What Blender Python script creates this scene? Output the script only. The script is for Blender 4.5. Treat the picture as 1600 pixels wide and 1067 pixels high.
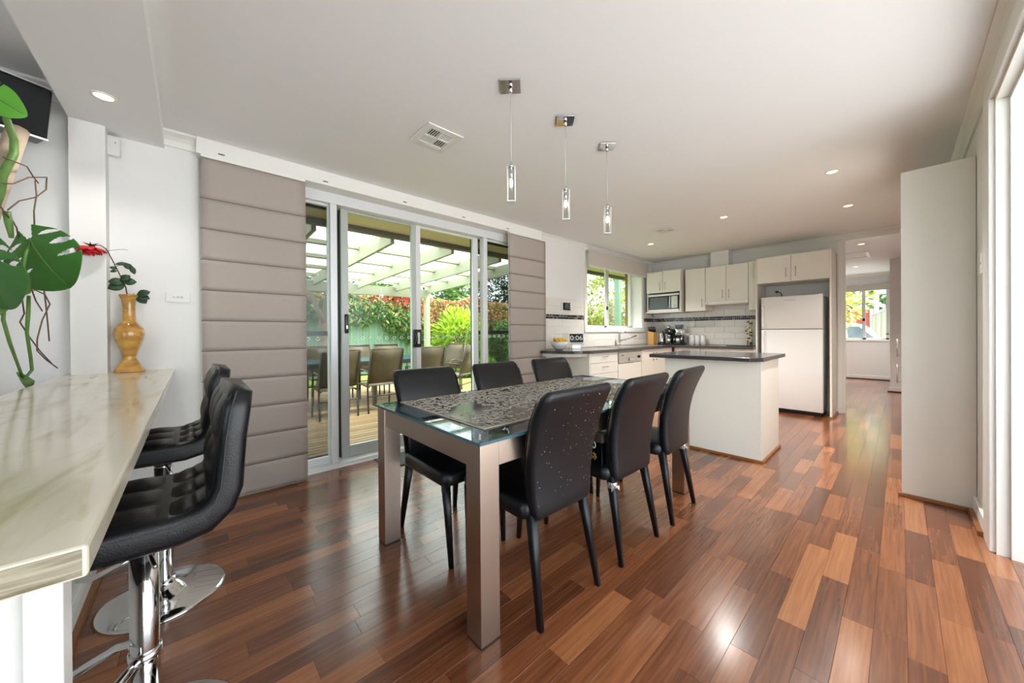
import bpy, bmesh, math, random
import numpy as np
from mathutils import Vector, Matrix

for _o in list(bpy.data.objects): bpy.data.objects.remove(_o, do_unlink=True)
SC = bpy.context.scene
COL = SC.collection

# ------------------------------------------------------------------ camera, sky, sun, exposure
CAM = Vector((3.272, 0.0, 1.127)); FPX = 550.86
def _axes():
    a, pt, ro = math.radians(47.735), math.radians(.198), math.radians(-.387)
    R = Vector((math.cos(a), math.sin(a), 0)); F = Vector((-math.sin(a), math.cos(a), 0)); U = Vector((0, 0, 1))
    F2 = F*math.cos(pt)-U*math.sin(pt); U2 = U*math.cos(pt)+F*math.sin(pt)
    return R*math.cos(ro)+U2*math.sin(ro), U2*math.cos(ro)-R*math.sin(ro), F2
AR, AU, AF = _axes()
cd = bpy.data.cameras.new('camera'); cam = bpy.data.objects.new('camera', cd); COL.objects.link(cam)
cd.sensor_width = 36.0; cd.lens = 36.0*FPX/1600.0; cd.shift_y = -12.0/1600.0; cd.clip_start = .02; cd.clip_end = 300
M = Matrix((AR, AU, -AF)).transposed().to_4x4(); M.translation = CAM; cam.matrix_world = M
SC.camera = cam

W = bpy.data.worlds.new('overcast_sky'); SC.world = W; W.use_nodes = True
_bg = W.node_tree.nodes['Background']; _bg.inputs[0].default_value = (.83, .925, 1.0, 1); _bg.inputs[1].default_value = 1.9
sd = bpy.data.lights.new('sun', 'SUN'); sd.energy = 5.0; sd.angle = math.radians(12); sd.color = (1, .95, .86)
so = bpy.data.objects.new('sun', sd); COL.objects.link(so)
so.rotation_euler = Vector((-.28, -.62, -1.0)).to_track_quat('-Z', 'Y').to_euler(); so.location = (6, 4, 12)
SC.view_settings.view_transform = 'Standard'
try: SC.view_settings.look = 'None'
except Exception: pass
SC.view_settings.gamma = 1; SC.view_settings.use_curve_mapping = False
SC.view_settings.exposure = 1.48
try:
    SC.cycles.caustics_reflective = False; SC.cycles.caustics_refractive = False; SC.cycles.sample_clamp_indirect = 6.0
except Exception: pass

# ------------------------------------------------------------------ materials
def s2l(c):
    return tuple((v/12.92 if v <= .04045 else ((v+.055)/1.055)**2.4) for v in [q/255. for q in c])
def nd(nt, t, **kw):
    n = nt.nodes.new(t)
    for k, v in kw.items():
        if k in ('operation', 'blend_type', 'data_type', 'attribute_name', 'wave_type', 'bands_direction', 'feature', 'noise_dimensions', 'use_clamp'): setattr(n, k, v)
        else: n.inputs[k].default_value = v
    return n
MATS = {}
def mat(name, col, rough=.5, metal=0., var=.06, vscale=6., bump=0., bscale=80., coat=0., spec=.5, stretch=None, emit=None, estr=0., alpha=None, trans=0.):
    """Principled material with a procedural noise tint and relief."""
    m = bpy.data.materials.new(name); m.use_nodes = True; nt = m.node_tree; b = nt.nodes['Principled BSDF']
    c = s2l(col)
    tc = nd(nt, 'ShaderNodeTexCoord'); src = tc.outputs['Object']
    if stretch:
        mp = nd(nt, 'ShaderNodeMapping'); mp.inputs['Scale'].default_value = stretch; nt.links.new(src, mp.inputs[0]); src = mp.outputs[0]
    nz = nd(nt, 'ShaderNodeTexNoise', Scale=vscale, Detail=4.0); nt.links.new(src, nz.inputs['Vector'])
    mx = nd(nt, 'ShaderNodeMix', data_type='RGBA'); mx.inputs[6].default_value = tuple(v*(1-var) for v in c)+(1,); mx.inputs[7].default_value = tuple(min(1, v*(1+var)) for v in c)+(1,)
    nt.links.new(nz.outputs[0], mx.inputs[0]); nt.links.new(mx.outputs[2], b.inputs['Base Color'])
    b.inputs['Roughness'].default_value = rough; b.inputs['Metallic'].default_value = metal
    b.inputs['Specular IOR Level'].default_value = spec; b.inputs['Coat Weight'].default_value = coat
    if trans: b.inputs['Transmission Weight'].default_value = trans
    if bump:
        n2 = nd(nt, 'ShaderNodeTexNoise', Scale=bscale, Detail=3.0); nt.links.new(src, n2.inputs['Vector'])
        bp = nd(nt, 'ShaderNodeBump', Strength=bump, Distance=.01); nt.links.new(n2.outputs[0], bp.inputs['Height']); nt.links.new(bp.outputs[0], b.inputs['Normal'])
    if emit:
        b.inputs['Emission Color'].default_value = s2l(emit)+(1,); b.inputs['Emission Strength'].default_value = estr
    MATS[name] = m; return m
def glass_mat(name, tint=(.95, .98, .96), reflect=1.0, rough=0.0):
    """Thin architectural glass: clear with Fresnel reflection."""
    m = bpy.data.materials.new(name); m.use_nodes = True; nt = m.node_tree; nt.nodes.remove(nt.nodes['Principled BSDF'])
    out = nt.nodes['Material Output']
    tr = nd(nt, 'ShaderNodeBsdfTransparent'); tr.inputs[0].default_value = tint+(1,)
    gl = nd(nt, 'ShaderNodeBsdfGlossy', Roughness=rough); lw = nd(nt, 'ShaderNodeLayerWeight', Blend=.5)
    fr = nd(nt, 'ShaderNodeMath', operation='POWER'); fr.inputs[1].default_value = 5.; nt.links.new(lw.outputs['Facing'], fr.inputs[0])
    mu = nd(nt, 'ShaderNodeMath', operation='MULTIPLY_ADD', use_clamp=True); mu.inputs[1].default_value = .8; mu.inputs[2].default_value = .014*reflect
    mx = nd(nt, 'ShaderNodeMixShader'); nt.links.new(fr.outputs[0], mu.inputs[0]); nt.links.new(mu.outputs[0], mx.inputs[0])
    nt.links.new(tr.outputs[0], mx.inputs[1]); nt.links.new(gl.outputs[0], mx.inputs[2]); nt.links.new(mx.outputs[0], out.inputs[0])
    MATS[name] = m; return m
def attr_mat(name, rough=.5, trans=0., spec=.4, vary=.0, vscale=30):
    """Material that reads its colour from the mesh's own colour attribute."""
    m = bpy.data.materials.new(name); m.use_nodes = True; nt = m.node_tree; b = nt.nodes['Principled BSDF']
    at = nd(nt, 'ShaderNodeAttribute', attribute_name='Col'); nt.links.new(at.outputs[0], b.inputs['Base Color'])
    b.inputs['Roughness'].default_value = rough; b.inputs['Specular IOR Level'].default_value = spec
    if trans:
        t = nd(nt, 'ShaderNodeBsdfTranslucent'); nt.links.new(at.outputs[0], t.inputs[0])
        mx = nd(nt, 'ShaderNodeMixShader', Fac=trans); nt.links.new(b.outputs[0], mx.inputs[1]); nt.links.new(t.outputs[0], mx.inputs[2])
        nt.links.new(mx.outputs[0], nt.nodes['Material Output'].inputs[0])
    MATS[name] = m; return m
def plank_mat(name, ramp, rough=.2, gscale=(70, 3.0, 70), bump=.006, gdark=.55, coat=0.):
    """Timber whose tone is stored per board in the attribute Col (r = tone, g = offset); the grain runs along y."""
    m = bpy.data.materials.new(name); m.use_nodes = True; nt = m.node_tree; b = nt.nodes['Principled BSDF']; L = nt.links.new
    at = nd(nt, 'ShaderNodeAttribute', attribute_name='Col'); sp = nd(nt, 'ShaderNodeSeparateColor'); L(at.outputs[0], sp.inputs[0])
    geo = nd(nt, 'ShaderNodeNewGeometry'); of = nd(nt, 'ShaderNodeMath', operation='MULTIPLY'); of.inputs[1].default_value = 37.; L(sp.outputs[1], of.inputs[0])
    cb = nd(nt, 'ShaderNodeCombineXYZ'); L(of.outputs[0], cb.inputs[0]); L(of.outputs[0], cb.inputs[1])
    ad = nd(nt, 'ShaderNodeVectorMath', operation='ADD'); L(geo.outputs['Position'], ad.inputs[0]); L(cb.outputs[0], ad.inputs[1])
    mp = nd(nt, 'ShaderNodeMapping'); mp.inputs['Scale'].default_value = gscale; L(ad.outputs[0], mp.inputs[0])
    n1 = nd(nt, 'ShaderNodeTexNoise', Scale=1.0, Detail=6.0, Distortion=.6); L(mp.outputs[0], n1.inputs['Vector'])
    mp2 = nd(nt, 'ShaderNodeMapping'); mp2.inputs['Scale'].default_value = (9, 1.6, 9); L(ad.outputs[0], mp2.inputs[0])
    wv = nd(nt, 'ShaderNodeTexWave', Scale=2.2, Distortion=7.0, Detail=3.0); L(mp2.outputs[0], wv.inputs['Vector'])
    rp = nd(nt, 'ShaderNodeValToRGB'); el = rp.color_ramp.elements
    el[0].position = 0; el[0].color = s2l(ramp[0])+(1,); el[1].position = 1; el[1].color = s2l(ramp[-1])+(1,)
    for i, c in enumerate(ramp[1:-1]):
        e = el.new((i+1)/(len(ramp)-1)); e.color = s2l(c)+(1,)
    g1 = nd(nt, 'ShaderNodeMath', operation='MULTIPLY_ADD'); g1.inputs[1].default_value = .55; L(n1.outputs[0], g1.inputs[0]); L(sp.outputs[0], g1.inputs[2])
    g2 = nd(nt, 'ShaderNodeMath', operation='MULTIPLY_ADD'); g2.inputs[1].default_value = .05; L(wv.outputs[1], g2.inputs[0]); L(g1.outputs[0], g2.inputs[2])
    g3 = nd(nt, 'ShaderNodeMath', operation='SUBTRACT'); g3.inputs[1].default_value = .30; L(g2.outputs[0], g3.inputs[0])
    L(g3.outputs[0], rp.inputs[0]); L(rp.outputs[0], b.inputs['Base Color'])
    b.inputs['Roughness'].default_value = rough; b.inputs['Coat Weight'].default_value = coat; b.inputs['Coat Roughness'].default_value = .17
    bp = nd(nt, 'ShaderNodeBump', Strength=bump, Distance=.01); L(n1.outputs[0], bp.inputs['Height']); L(bp.outputs[0], b.inputs['Normal'])
    MATS[name] = m; return m

mat('wall', (234, 233, 231), .6, var=.01, bump=.02, bscale=220)
mat('ceiling', (240, 240, 240), .7, var=.01)
mat('trim', (238, 237, 232), .35, var=.01)
mat('cabinet', (229, 225, 215), .38, var=.012)
mat('tile', (231, 226, 219), .16, var=.015)
mat('grout', (214, 208, 200), .8)
mat('dark_gap', (20, 18, 17), .8)
mat('alu', (224, 225, 226), .35, metal=.1, var=.02)
mat('alu_grey', (182, 187, 182), .4, metal=.1, var=.03)
mat('black_frame', (16, 17, 17), .4)
mat('blind', (172, 161, 152), .85, var=.03, vscale=40, bump=.03, bscale=400)
mat('roller', (206, 200, 192), .8, var=.02)
mat('leather', (11, 14, 19), .34, var=.2, vscale=20, bump=.10, bscale=260, spec=.42)
mat('leather_far', (22, 23, 25), .30, var=.2, vscale=20, bump=.08, bscale=260, spec=.6)
mat('thread', (60, 60, 62), .7)
mat('chrome', (225, 226, 228), .06, metal=1.)
mat('brushed', (186, 170, 156), .30, metal=1.0, var=.05, stretch=(60, 60, 3), bump=.03, bscale=40)
mat('steel', (190, 188, 183), .28, metal=.9, var=.04)
mat('white_gloss', (226, 225, 223), .22, var=.01)
mat('plastic_white', (232, 232, 228), .4, var=.01)
mat('plastic_black', (20, 21, 22), .35)
mat('screen_black', (10, 12, 13), .08)
mat('benchtop', (64, 62, 62), .16, var=.45, vscale=260)
mat('timber_trim', (140, 88, 48), .4, var=.25, stretch=(8, 8, 60))
mat('skirt_dark', (84, 50, 34), .4, var=.2)
mat('fabric_grille', (22, 27, 29), .8, var=.3, vscale=120)
mat('silver', (200, 202, 202), .3, metal=.7)
mat('cord', (190, 190, 188), .4)
mat('stem', (96, 132, 62), .5, var=.25, vscale=18)
mat('root', (104, 80, 58), .7, var=.2)
mat('bark', (176, 158, 138), .8, var=.2, vscale=9, bump=.3, bscale=30)
mat('pot', (120, 92, 76), .6)
mat('rose_stem', (58, 48, 36), .6)
mat('rose_leaf', (38, 66, 40), .5, var=.25, vscale=40)
mat('rose_red', (200, 16, 30), .6, var=.25, vscale=40)
mat('banana', (238, 186, 44), .5, var=.12)
mat('banana_tip', (44, 34, 24), .7)
mat('bamboo', (206, 158, 88), .5, var=.12, stretch=(30, 30, 2))
mat('lcd', (84, 92, 92), .3)
mat('digit_white', (238, 240, 240), .5)
mat('gold', (176, 136, 60), .5)
mat('bulb', (255, 240, 205), .3, emit=(255, 236, 196), estr=6.)
mat('downlight_glow', (255, 248, 225), .3, emit=(255, 222, 140), estr=2.2)
mat('green_paint', (158, 160, 136), .6, var=.03)
mat('eave', (214, 200, 168), .7, var=.02)
mat('gutter', (92, 82, 66), .5)
mat('post_brown', (134, 106, 56), .6, var=.08)
mat('fence_green', (128, 158, 136), .6, var=.06)
mat('fence_cream', (160, 155, 142), .6)
mat('soil', (80, 66, 48), .9, var=.3)
mat('bounce_paving', (224, 223, 222), .85, var=.1, vscale=3)  # unseen ground, kept pale so it reflects light up to the ceiling
mat('trunk', (122, 106, 88), .85, var=.3, vscale=12, bump=.4, bscale=20)
mat('sling', (98, 88, 68), .7, var=.08, vscale=60)
mat('chair_frame', (76, 68, 54), .45, metal=.3)
mat('roof_tile', (144, 122, 114), .8, var=.1)
mat('brick', (150, 96, 70), .85, var=.15)
mat('brick_red', (150, 62, 48), .85, var=.1)
mat('car_paint', (188, 190, 192), .2, var=.01)
mat('car_glass', (90, 104, 112), .08)
mat('rubber', (24, 24, 24), .7)
mat('mat_grey', (74, 74, 74), .9, var=.2, vscale=90)
glass_mat('glass')
glass_mat('tint_glass', (.80, .84, .80))
glass_mat('crystal', (.90, .92, .92), 1.6)
glass_mat('table_glass', (.58, .72, .80), 5.0)
mat('glass_edge', (58, 92, 104), .15)
attr_mat('leaf', .5, .5)
attr_mat('piece', .55)
mat('puzzle_mat', (92, 84, 80), .12, var=.08, vscale=10)
attr_mat('mosaic', .2)
# insect screen: fine mesh that lets part of the view through
def _screen():
    m = bpy.data.materials.new('screen_mesh'); m.use_nodes = True; nt = m.node_tree; b = nt.nodes['Principled BSDF']
    b.inputs['Base Color'].default_value = (.02, .02, .02, 1); b.inputs['Roughness'].default_value = .6
    t = nd(nt, 'ShaderNodeBsdfTransparent'); mx = nd(nt, 'ShaderNodeMixShader', Fac=.42)
    nt.links.new(t.outputs[0], mx.inputs[1]); nt.links.new(b.outputs[0], mx.inputs[2]); nt.links.new(mx.outputs[0], nt.nodes['Material Output'].inputs[0])
    MATS['screen_mesh'] = m
_screen()
def _sheet():
    m = bpy.data.materials.new('roof_sheet'); m.use_nodes = True; nt = m.node_tree; nt.nodes.remove(nt.nodes['Principled BSDF'])
    a = nd(nt, 'ShaderNodeBsdfTranslucent'); a.inputs[0].default_value = (.92, .92, .9, 1); t = nd(nt, 'ShaderNodeBsdfTransparent'); t.inputs[0].default_value = (.95, .95, .93, 1)
    mx = nd(nt, 'ShaderNodeMixShader', Fac=.55); nt.links.new(a.outputs[0], mx.inputs[1]); nt.links.new(t.outputs[0], mx.inputs[2]); nt.links.new(mx.outputs[0], nt.nodes['Material Output'].inputs[0])
    MATS['roof_sheet'] = m
_sheet()
plank_mat('floor_wood', [(70, 38, 25), (112, 65, 40), (148, 91, 56), (174, 116, 73), (198, 146, 97)], rough=.22, coat=.5)
plank_mat('deck_wood', [(122, 98, 66), (146, 120, 84), (168, 142, 104)], rough=.7, gscale=(30, 1.5, 30))
def stone_mat():
    m = bpy.data.materials.new('counter_stone'); m.use_nodes = True; nt = m.node_tree; b = nt.nodes['Principled BSDF']; L = nt.links.new
    tc = nd(nt, 'ShaderNodeTexCoord'); mp = nd(nt, 'ShaderNodeMapping'); mp.inputs['Scale'].default_value = (1.1, 5.5, 5.5); mp.inputs['Rotation'].default_value = (0, 0, .35); L(tc.outputs['Object'], mp.inputs[0])
    n = nd(nt, 'ShaderNodeTexNoise', Scale=2.6, Detail=7.0, Distortion=1.4); L(mp.outputs[0], n.inputs['Vector'])
    r = nd(nt, 'ShaderNodeValToRGB'); e = r.color_ramp.elements; e[0].position = .28; e[0].color = s2l((192, 180, 150))+(1,); e[1].position = .5; e[1].color = s2l((216, 208, 188))+(1,)
    L(n.outputs[0], r.inputs[0]); L(r.outputs[0], b.inputs['Base Color']); b.inputs['Roughness'].default_value = .12
    MATS['counter_stone'] = m
stone_mat()
def edge_mat():
    m = bpy.data.materials.new('counter_edge'); m.use_nodes = True; nt = m.node_tree; b = nt.nodes['Principled BSDF']; L = nt.links.new
    tc = nd(nt, 'ShaderNodeTexCoord'); mp = nd(nt, 'ShaderNodeMapping'); mp.inputs['Scale'].default_value = (4, 4, 60); L(tc.outputs['Object'], mp.inputs[0])
    n = nd(nt, 'ShaderNodeTexNoise', Scale=2.6, Detail=7.0, Distortion=1.); L(mp.outputs[0], n.inputs['Vector'])
    r = nd(nt, 'ShaderNodeValToRGB'); e = r.color_ramp.elements; e[0].position = .3; e[0].color = s2l((104, 95, 76))+(1,); e[1].position = .62; e[1].color = s2l((164, 155, 134))+(1,)
    L(n.outputs[0], r.inputs[0]); L(r.outputs[0], b.inputs['Base Color']); b.inputs['Roughness'].default_value = .3
    MATS['counter_edge'] = m
edge_mat()
def vase_mat():
    m = bpy.data.materials.new('vase_onyx'); m.use_nodes = True; nt = m.node_tree; b = nt.nodes['Principled BSDF']; L = nt.links.new
    tc = nd(nt, 'ShaderNodeTexCoord'); mp = nd(nt, 'ShaderNodeMapping'); mp.inputs['Scale'].default_value = (2.5, 2.5, 7); mp.inputs['Rotation'].default_value = (.3, .2, 0); L(tc.outputs['Object'], mp.inputs[0])
    n = nd(nt, 'ShaderNodeTexNoise', Scale=2.2, Detail=5.0, Distortion=1.2); L(mp.outputs[0], n.inputs['Vector'])
    r = nd(nt, 'ShaderNodeValToRGB'); e = r.color_ramp.elements; e[0].position = .3; e[0].color = s2l((150, 98, 46))+(1,); e[1].position = .7; e[1].color = s2l((224, 182, 92))+(1,)
    k = e.new(.5); k.color = s2l((196, 146, 70))+(1,)
    L(n.outputs[0], r.inputs[0]); L(r.outputs[0], b.inputs['Base Color']); b.inputs['Roughness'].default_value = .14; b.inputs['Coat Weight'].default_value = .5
    MATS['vase_onyx'] = m
vase_mat()
def lawn_mat():
    m = mat('lawn', (112, 132, 52), .9, var=.3, vscale=14, bump=.5, bscale=200); return m
lawn_mat()

# ------------------------------------------------------------------ mesh helpers
ORG = {}
class MB:
    def __init__(s): s.v = []; s.f = []; s.sm = []
    def add(s, v, f, smooth=False):
        b = len(s.v); s.v += [tuple(q) for q in v]; s.f += [tuple(i+b for i in q) for q in f]; s.sm += [smooth]*len(f); return s
    def box(s, x0, x1, y0, y1, z0, z1, rot=None, piv=None):
        v = [(x, y, z) for z in (z0, z1) for y in (y0, y1) for x in (x0, x1)]
        if rot is not None:
            p = Vector(piv if piv else ((x0+x1)/2, (y0+y1)/2, (z0+z1)/2)); v = [tuple(rot @ (Vector(q)-p)+p) for q in v]
        return s.add(v, [(0, 2, 3, 1), (4, 5, 7, 6), (0, 1, 5, 4), (2, 6, 7, 3), (0, 4, 6, 2), (1, 3, 7, 5)])
    def rings(s, rings, close=True, cap=True, smooth=True):
        n = len(rings[0]); v = [p for r in rings for p in r]; f = []
        for i in range(len(rings)-1):
            for j in range(n if close else n-1):
                k = (j+1) % n; f.append((i*n+j, i*n+k, (i+1)*n+k, (i+1)*n+j))
        if cap and close:
            f.append(tuple(reversed(range(n)))); f.append(tuple(range((len(rings)-1)*n, len(rings)*n)))
        return s.add(v, f, smooth)
    def tube(s, pts, r, n=8, cap=True):
        pts = [Vector(p) for p in pts]; rs = r if isinstance(r, (list, tuple)) else [r]*len(pts); R = []; up = Vector((0, 0, 1)); prev = None
        for i, p in enumerate(pts):
            t = (pts[min(i+1, len(pts)-1)]-pts[max(i-1, 0)]).normalized()
            if prev is None: a = t.cross(up if abs(t.z) < .95 else Vector((1, 0, 0))).normalized()
            else: a = (prev-t*prev.dot(t)).normalized()
            prev = a; b = t.cross(a)
            R.append([tuple(p+(a*math.cos(2*math.pi*k/n)+b*math.sin(2*math.pi*k/n))*rs[i]) for k in range(n)])
        return s.rings(R, cap=cap)
    def lathe(s, prof, c=(0, 0, 0), n=24, axis='z'):
        R = []
        for r, h in prof:
            ring = []
            for k in range(n):
                a = 2*math.pi*k/n; x, y = r*math.cos(a), r*math.sin(a)
                p = (x, y, h) if axis == 'z' else ((h, x, y) if axis == 'x' else (y, h, x))
                ring.append((p[0]+c[0], p[1]+c[1], p[2]+c[2]))
            R.append(ring)
        return s.rings(R)
    def prism(s, poly, z0, z1, fn=None, smooth=False):
        n = len(poly); fn = fn or (lambda a, b, c: (a, b, c))
        v = [fn(p[0], p[1], z0) for p in poly]+[fn(p[0], p[1], z1) for p in poly]
        f = [tuple(reversed(range(n))), tuple(range(n, 2*n))]+[(i, (i+1) % n, n+(i+1) % n, n+i) for i in range(n)]
        return s.add(v, f, smooth)
    def rbox(s, x0, x1, y0, y1, z0, z1, r=.02, e=.01, n=4, crown=0.):
        """box with rounded plan corners (r) and eased top and bottom edges (e)"""
        def ring(ins, z, cr=0.):
            out = []; rr = max(r-ins, .001)
            for cx, cy, a0 in ((x1-ins-rr, y1-ins-rr, 0), (x0+ins+rr, y1-ins-rr, 90), (x0+ins+rr, y0+ins+rr, 180), (x1-ins-rr, y0+ins+rr, 270)):
                for k in range(n+1):
                    a = math.radians(a0+90*k/n); out.append((cx+rr*math.cos(a), cy+rr*math.sin(a), z))
            return out
        L = [ring(e, z0), ring(e*.3, z0+e*.3), ring(0, z0+e), ring(0, z1-e), ring(e*.3, z1-e*.3), ring(e, z1)]
        if crown: L.append(ring(min(x1-x0, y1-y0)*.3, z1+crown))
        return s.rings(L)
    def sphere(s, c, r, nu=12, nv=8, sc=(1, 1, 1)):
        R = []
        for i in range(nv+1):
            t = math.pi*i/nv; rr = max(math.sin(t), .02)*r; z = -math.cos(t)*r
            R.append([(c[0]+rr*math.cos(2*math.pi*k/nu)*sc[0], c[1]+rr*math.sin(2*math.pi*k/nu)*sc[1], c[2]+z*sc[2]) for k in range(nu)])
        return s.rings(R)
    def mesh(s, name, off=(0, 0, 0)):
        me = bpy.data.meshes.new(name); me.from_pydata([(a-off[0], b-off[1], c-off[2]) for a, b, c in s.v], [], s.f)
        if any(s.sm): me.polygons.foreach_set('use_smooth', s.sm)
        me.update(); return me
    def build(s, name, m, parent=None, bevel=0, kind=None, label=None, cat=None, group=None, recalc=True):
        if parent is not None: off = ORG[parent.name]
        elif kind == 'structure': off = (0, 0, 0)
        else:
            a = np.array(s.v); off = ((a[:, 0].min()+a[:, 0].max())/2, (a[:, 1].min()+a[:, 1].max())/2, a[:, 2].min())
        me = s.mesh(name, off)
        if recalc:
            bm = bmesh.new(); bm.from_mesh(me); bmesh.ops.recalc_face_normals(bm, faces=bm.faces); bm.to_mesh(me); bm.free()
        return link(name, me, m, parent, off, bevel, kind, label, cat, group)
def link(name, me, m, parent=None, off=(0, 0, 0), bevel=0, kind=None, label=None, cat=None, group=None):
    o = bpy.data.objects.new(name, me); COL.objects.link(o)
    if m: me.materials.append(MATS[m] if isinstance(m, str) else m)
    if parent is not None: o.parent = parent
    else: o.location = off
    ORG[o.name] = off
    if bevel:
        bv = o.modifiers.new('bevel', 'BEVEL'); bv.width = bevel; bv.segments = 2; bv.limit_method = 'ANGLE'
    tag(o, label, cat, group, kind); return o
def tag(o, label=None, cat=None, group=None, kind=None):
    if label: o['label'] = label
    if cat: o['category'] = cat
    if group: o['group'] = group
    if kind: o['kind'] = kind
    return o
def thing(name, label, cat, loc, group=None, kind=None):
    o = bpy.data.objects.new(name, None); COL.objects.link(o); o.location = loc; o.empty_display_size = .05; ORG[o.name] = tuple(loc)
    return tag(o, label, cat, group, kind)
def copy_tree(o, parent=None):
    c = o.copy(); COL.objects.link(c); ORG[c.name] = ORG[o.name]
    if parent is not None: c.parent = parent
    for ch in list(o.children): copy_tree(ch, c)
    return c
def dup(root, loc, rotz, label, group=None):
    r = copy_tree(root); r.location = loc; r.rotation_euler = (0, 0, rotz); r['label'] = label
    if group: r['group'] = group
    return r
def B(*a, **k): return MB().box(*a, **k)
def setcol(me, cols):
    """one colour per face into the attribute Col"""
    at = me.color_attributes.new('Col', 'FLOAT_COLOR', 'CORNER'); n = np.array([p.loop_total for p in me.polygons])
    c = np.repeat(np.array(cols, dtype=np.float32), n, axis=0); c = np.hstack([c, np.ones((len(c), 1), np.float32)]); at.data.foreach_set('color', c.ravel())
def text_mesh(txt, size, name='lettering', extrude=.0004):
    cu = bpy.data.curves.new(name, 'FONT'); cu.body = txt; cu.size = size; cu.extrude = extrude; cu.align_x = 'CENTER'; cu.align_y = 'CENTER'; cu.resolution_u = 3
    ob = bpy.data.objects.new(name, cu); COL.objects.link(ob); bpy.context.view_layer.update()
    me = bpy.data.meshes.new_from_object(ob.evaluated_get(bpy.context.evaluated_depsgraph_get())); bpy.data.objects.remove(ob, do_unlink=True); bpy.data.curves.remove(cu)
    me.materials.clear(); return me
def place_mesh(name, me, m, parent, Mx):
    off = Vector(ORG[parent.name]); me.transform(Matrix.Translation(-off) @ Mx); me.update()
    o = link(name, me, m, parent, tuple(off)); return o
def basis(o, x, y):
    x = Vector(x).normalized(); y = Vector(y).normalized(); z = x.cross(y); Mx = Matrix((x, y, z)).transposed().to_4x4(); Mx.translation = Vector(o); return Mx
RND = random.Random(7)
# ================================================================== THE SETTING
CZ = 2.42                                   # kitchen and dining ceiling height
def struct(name, mb, m, parent=None, bevel=0): return mb.build(name, m, parent, bevel, kind='structure' if parent is None else None)

# ---- floor: strip boards, each with its own edges
floor = struct('floor', B(-.14, 4.3, -2.6, 11.6, -.14, -.012), 'dark_gap')
def view_size(x, y, z=0):
    d = Vector((x, y, z))-CAM; w = d.dot(AF)
    if w < .3: return 0
    u = 800+FPX*d.dot(AR)/w; v = 521.5-FPX*d.dot(AU)/w
    if not (-40 < u < 1640 and 0 < v < 1130): return 0
    return 1.0/(w*w*w)
boards = []
sw = .086
rp = random.Random(11)
for i in range(int(5.95/sw)):
    x0 = .02+i*sw; y = -1.6-rp.random()*.6
    if x0 > 4.2: break
    while y < 11.5:
        l = rp.choice((.42, .52, .58, .66, .72)); y1 = min(y+l, 11.5)
        if x0 < 3.68 or y < 3.0: boards.append((x0, y, y1, rp.random()))
        y = y1
def tone(r): return .12+.38*r if r < .8 else .42+1.0*(r-.8)
boards.sort(key=lambda b: -view_size(b[0]+sw/2, (b[1]+b[2])/2))
def board_mesh(bs, name):
    mb = MB(); cols = []
    for x0, y0, y1, r in bs:
        a, b, c, d = x0+.0003, x0+sw-.0003, y0+.0003, y1-.0003; e = .0005
        v = [(a, c, -.012), (b, c, -.012), (b, d, -.012), (a, d, -.012), (a, c, -e), (b, c, -e), (b, d, -e), (a, d, -e), (a+e, c+e, 0), (b-e, c+e, 0), (b-e, d-e, 0), (a+e, d-e, 0)]
        f = [(0, 1, 5, 4), (1, 2, 6, 5), (2, 3, 7, 6), (3, 0, 4, 7), (4, 5, 9, 8), (5, 6, 10, 9), (6, 7, 11, 10), (7, 4, 8, 11), (8, 9, 10, 11)]
        mb.add(v, f); cols += [(tone(r), (r*97.3) % 1, 0)]*len(f)
    me = mb.mesh(name); setcol(me, cols); return me
for b in boards[:300]: link('plank', board_mesh([b], 'plank'), 'floor_wood', floor)
st = link('remaining_planks', board_mesh(boards[300:], 'remaining_planks'), 'floor_wood', floor); st['kind'] = 'stuff'

# ---- walls
WX = .11
wl = MB()
wl.box(-.16, WX, -2.6, .04, -.14, 2.6); wl.box(-.16, .09, .04, .062, 0, 2.312); wl.box(-.16, -.07, .04, 3.34, 2.315, CZ); wl.box(-.16, WX, 3.34, 4.38, -.14, CZ)
wl.box(-.16, WX, 4.38, 6.06, -.14, 1.17); wl.box(-.16, WX, 4.38, 6.06, 2.32, CZ); wl.box(-.16, WX, 6.06, 6.66, -.14, CZ)
wall_left = struct('wall_left', wl, 'wall')
wb = MB(); BY = 6.53
wb.box(WX, 2.70, BY, BY+.12, -.01, CZ); wb.box(2.70, 3.48, BY, BY+.12, 2.34, CZ); wb.box(3.48, 3.59, BY, BY+.12, -.01, CZ)
wall_back = struct('wall_back', wb, 'wall')
RX = 3.59
wr = MB(); wr.box(RX, RX+.11, 3.10, 9.43, -.01, CZ); wr.box(RX, RX+.11, -2.0, 3.10, 2.30, CZ)
wall_right = struct('wall_right', wr, 'wall')
struct('wall_hall_corner', B(3.15, RX+.11, 9.43, 11.5, -.01, CZ), 'wall')
wf = MB(); FY = 11.5
wf.box(1.2, 2.0, FY, FY+.12, -.01, CZ); wf.box(2.0, 3.15, FY, FY+.12, -.01, .90); wf.box(2.0, 3.15, FY, FY+.12, 2.22, CZ); wf.box(3.15, 3.7, FY, FY+.12, -.01, CZ)
struct('wall_far', wf, 'wall')
struct('wall_hall_left', B(1.08, 1.2, BY+.12, FY+.12, -.01, CZ), 'wall')
struct('ceiling', B(-.6, 5.8, -.12, FY+.3, CZ, CZ+.12), 'ceiling')  # this, lounge ceiling and bulkhead extended unseen rightward to cut daylight
struct('ceiling_lounge', B(-.6, 5.8, -2.6, -.49, 2.5, 2.62), 'ceiling')
struct('ceiling_bulkhead', B(WX, 5.8, -.49, -.12, 2.32, 2.56), 'ceiling')
struct('wall_pillar', B(WX, .225, -.49, -.357, .9, 2.32), 'wall')
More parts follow.
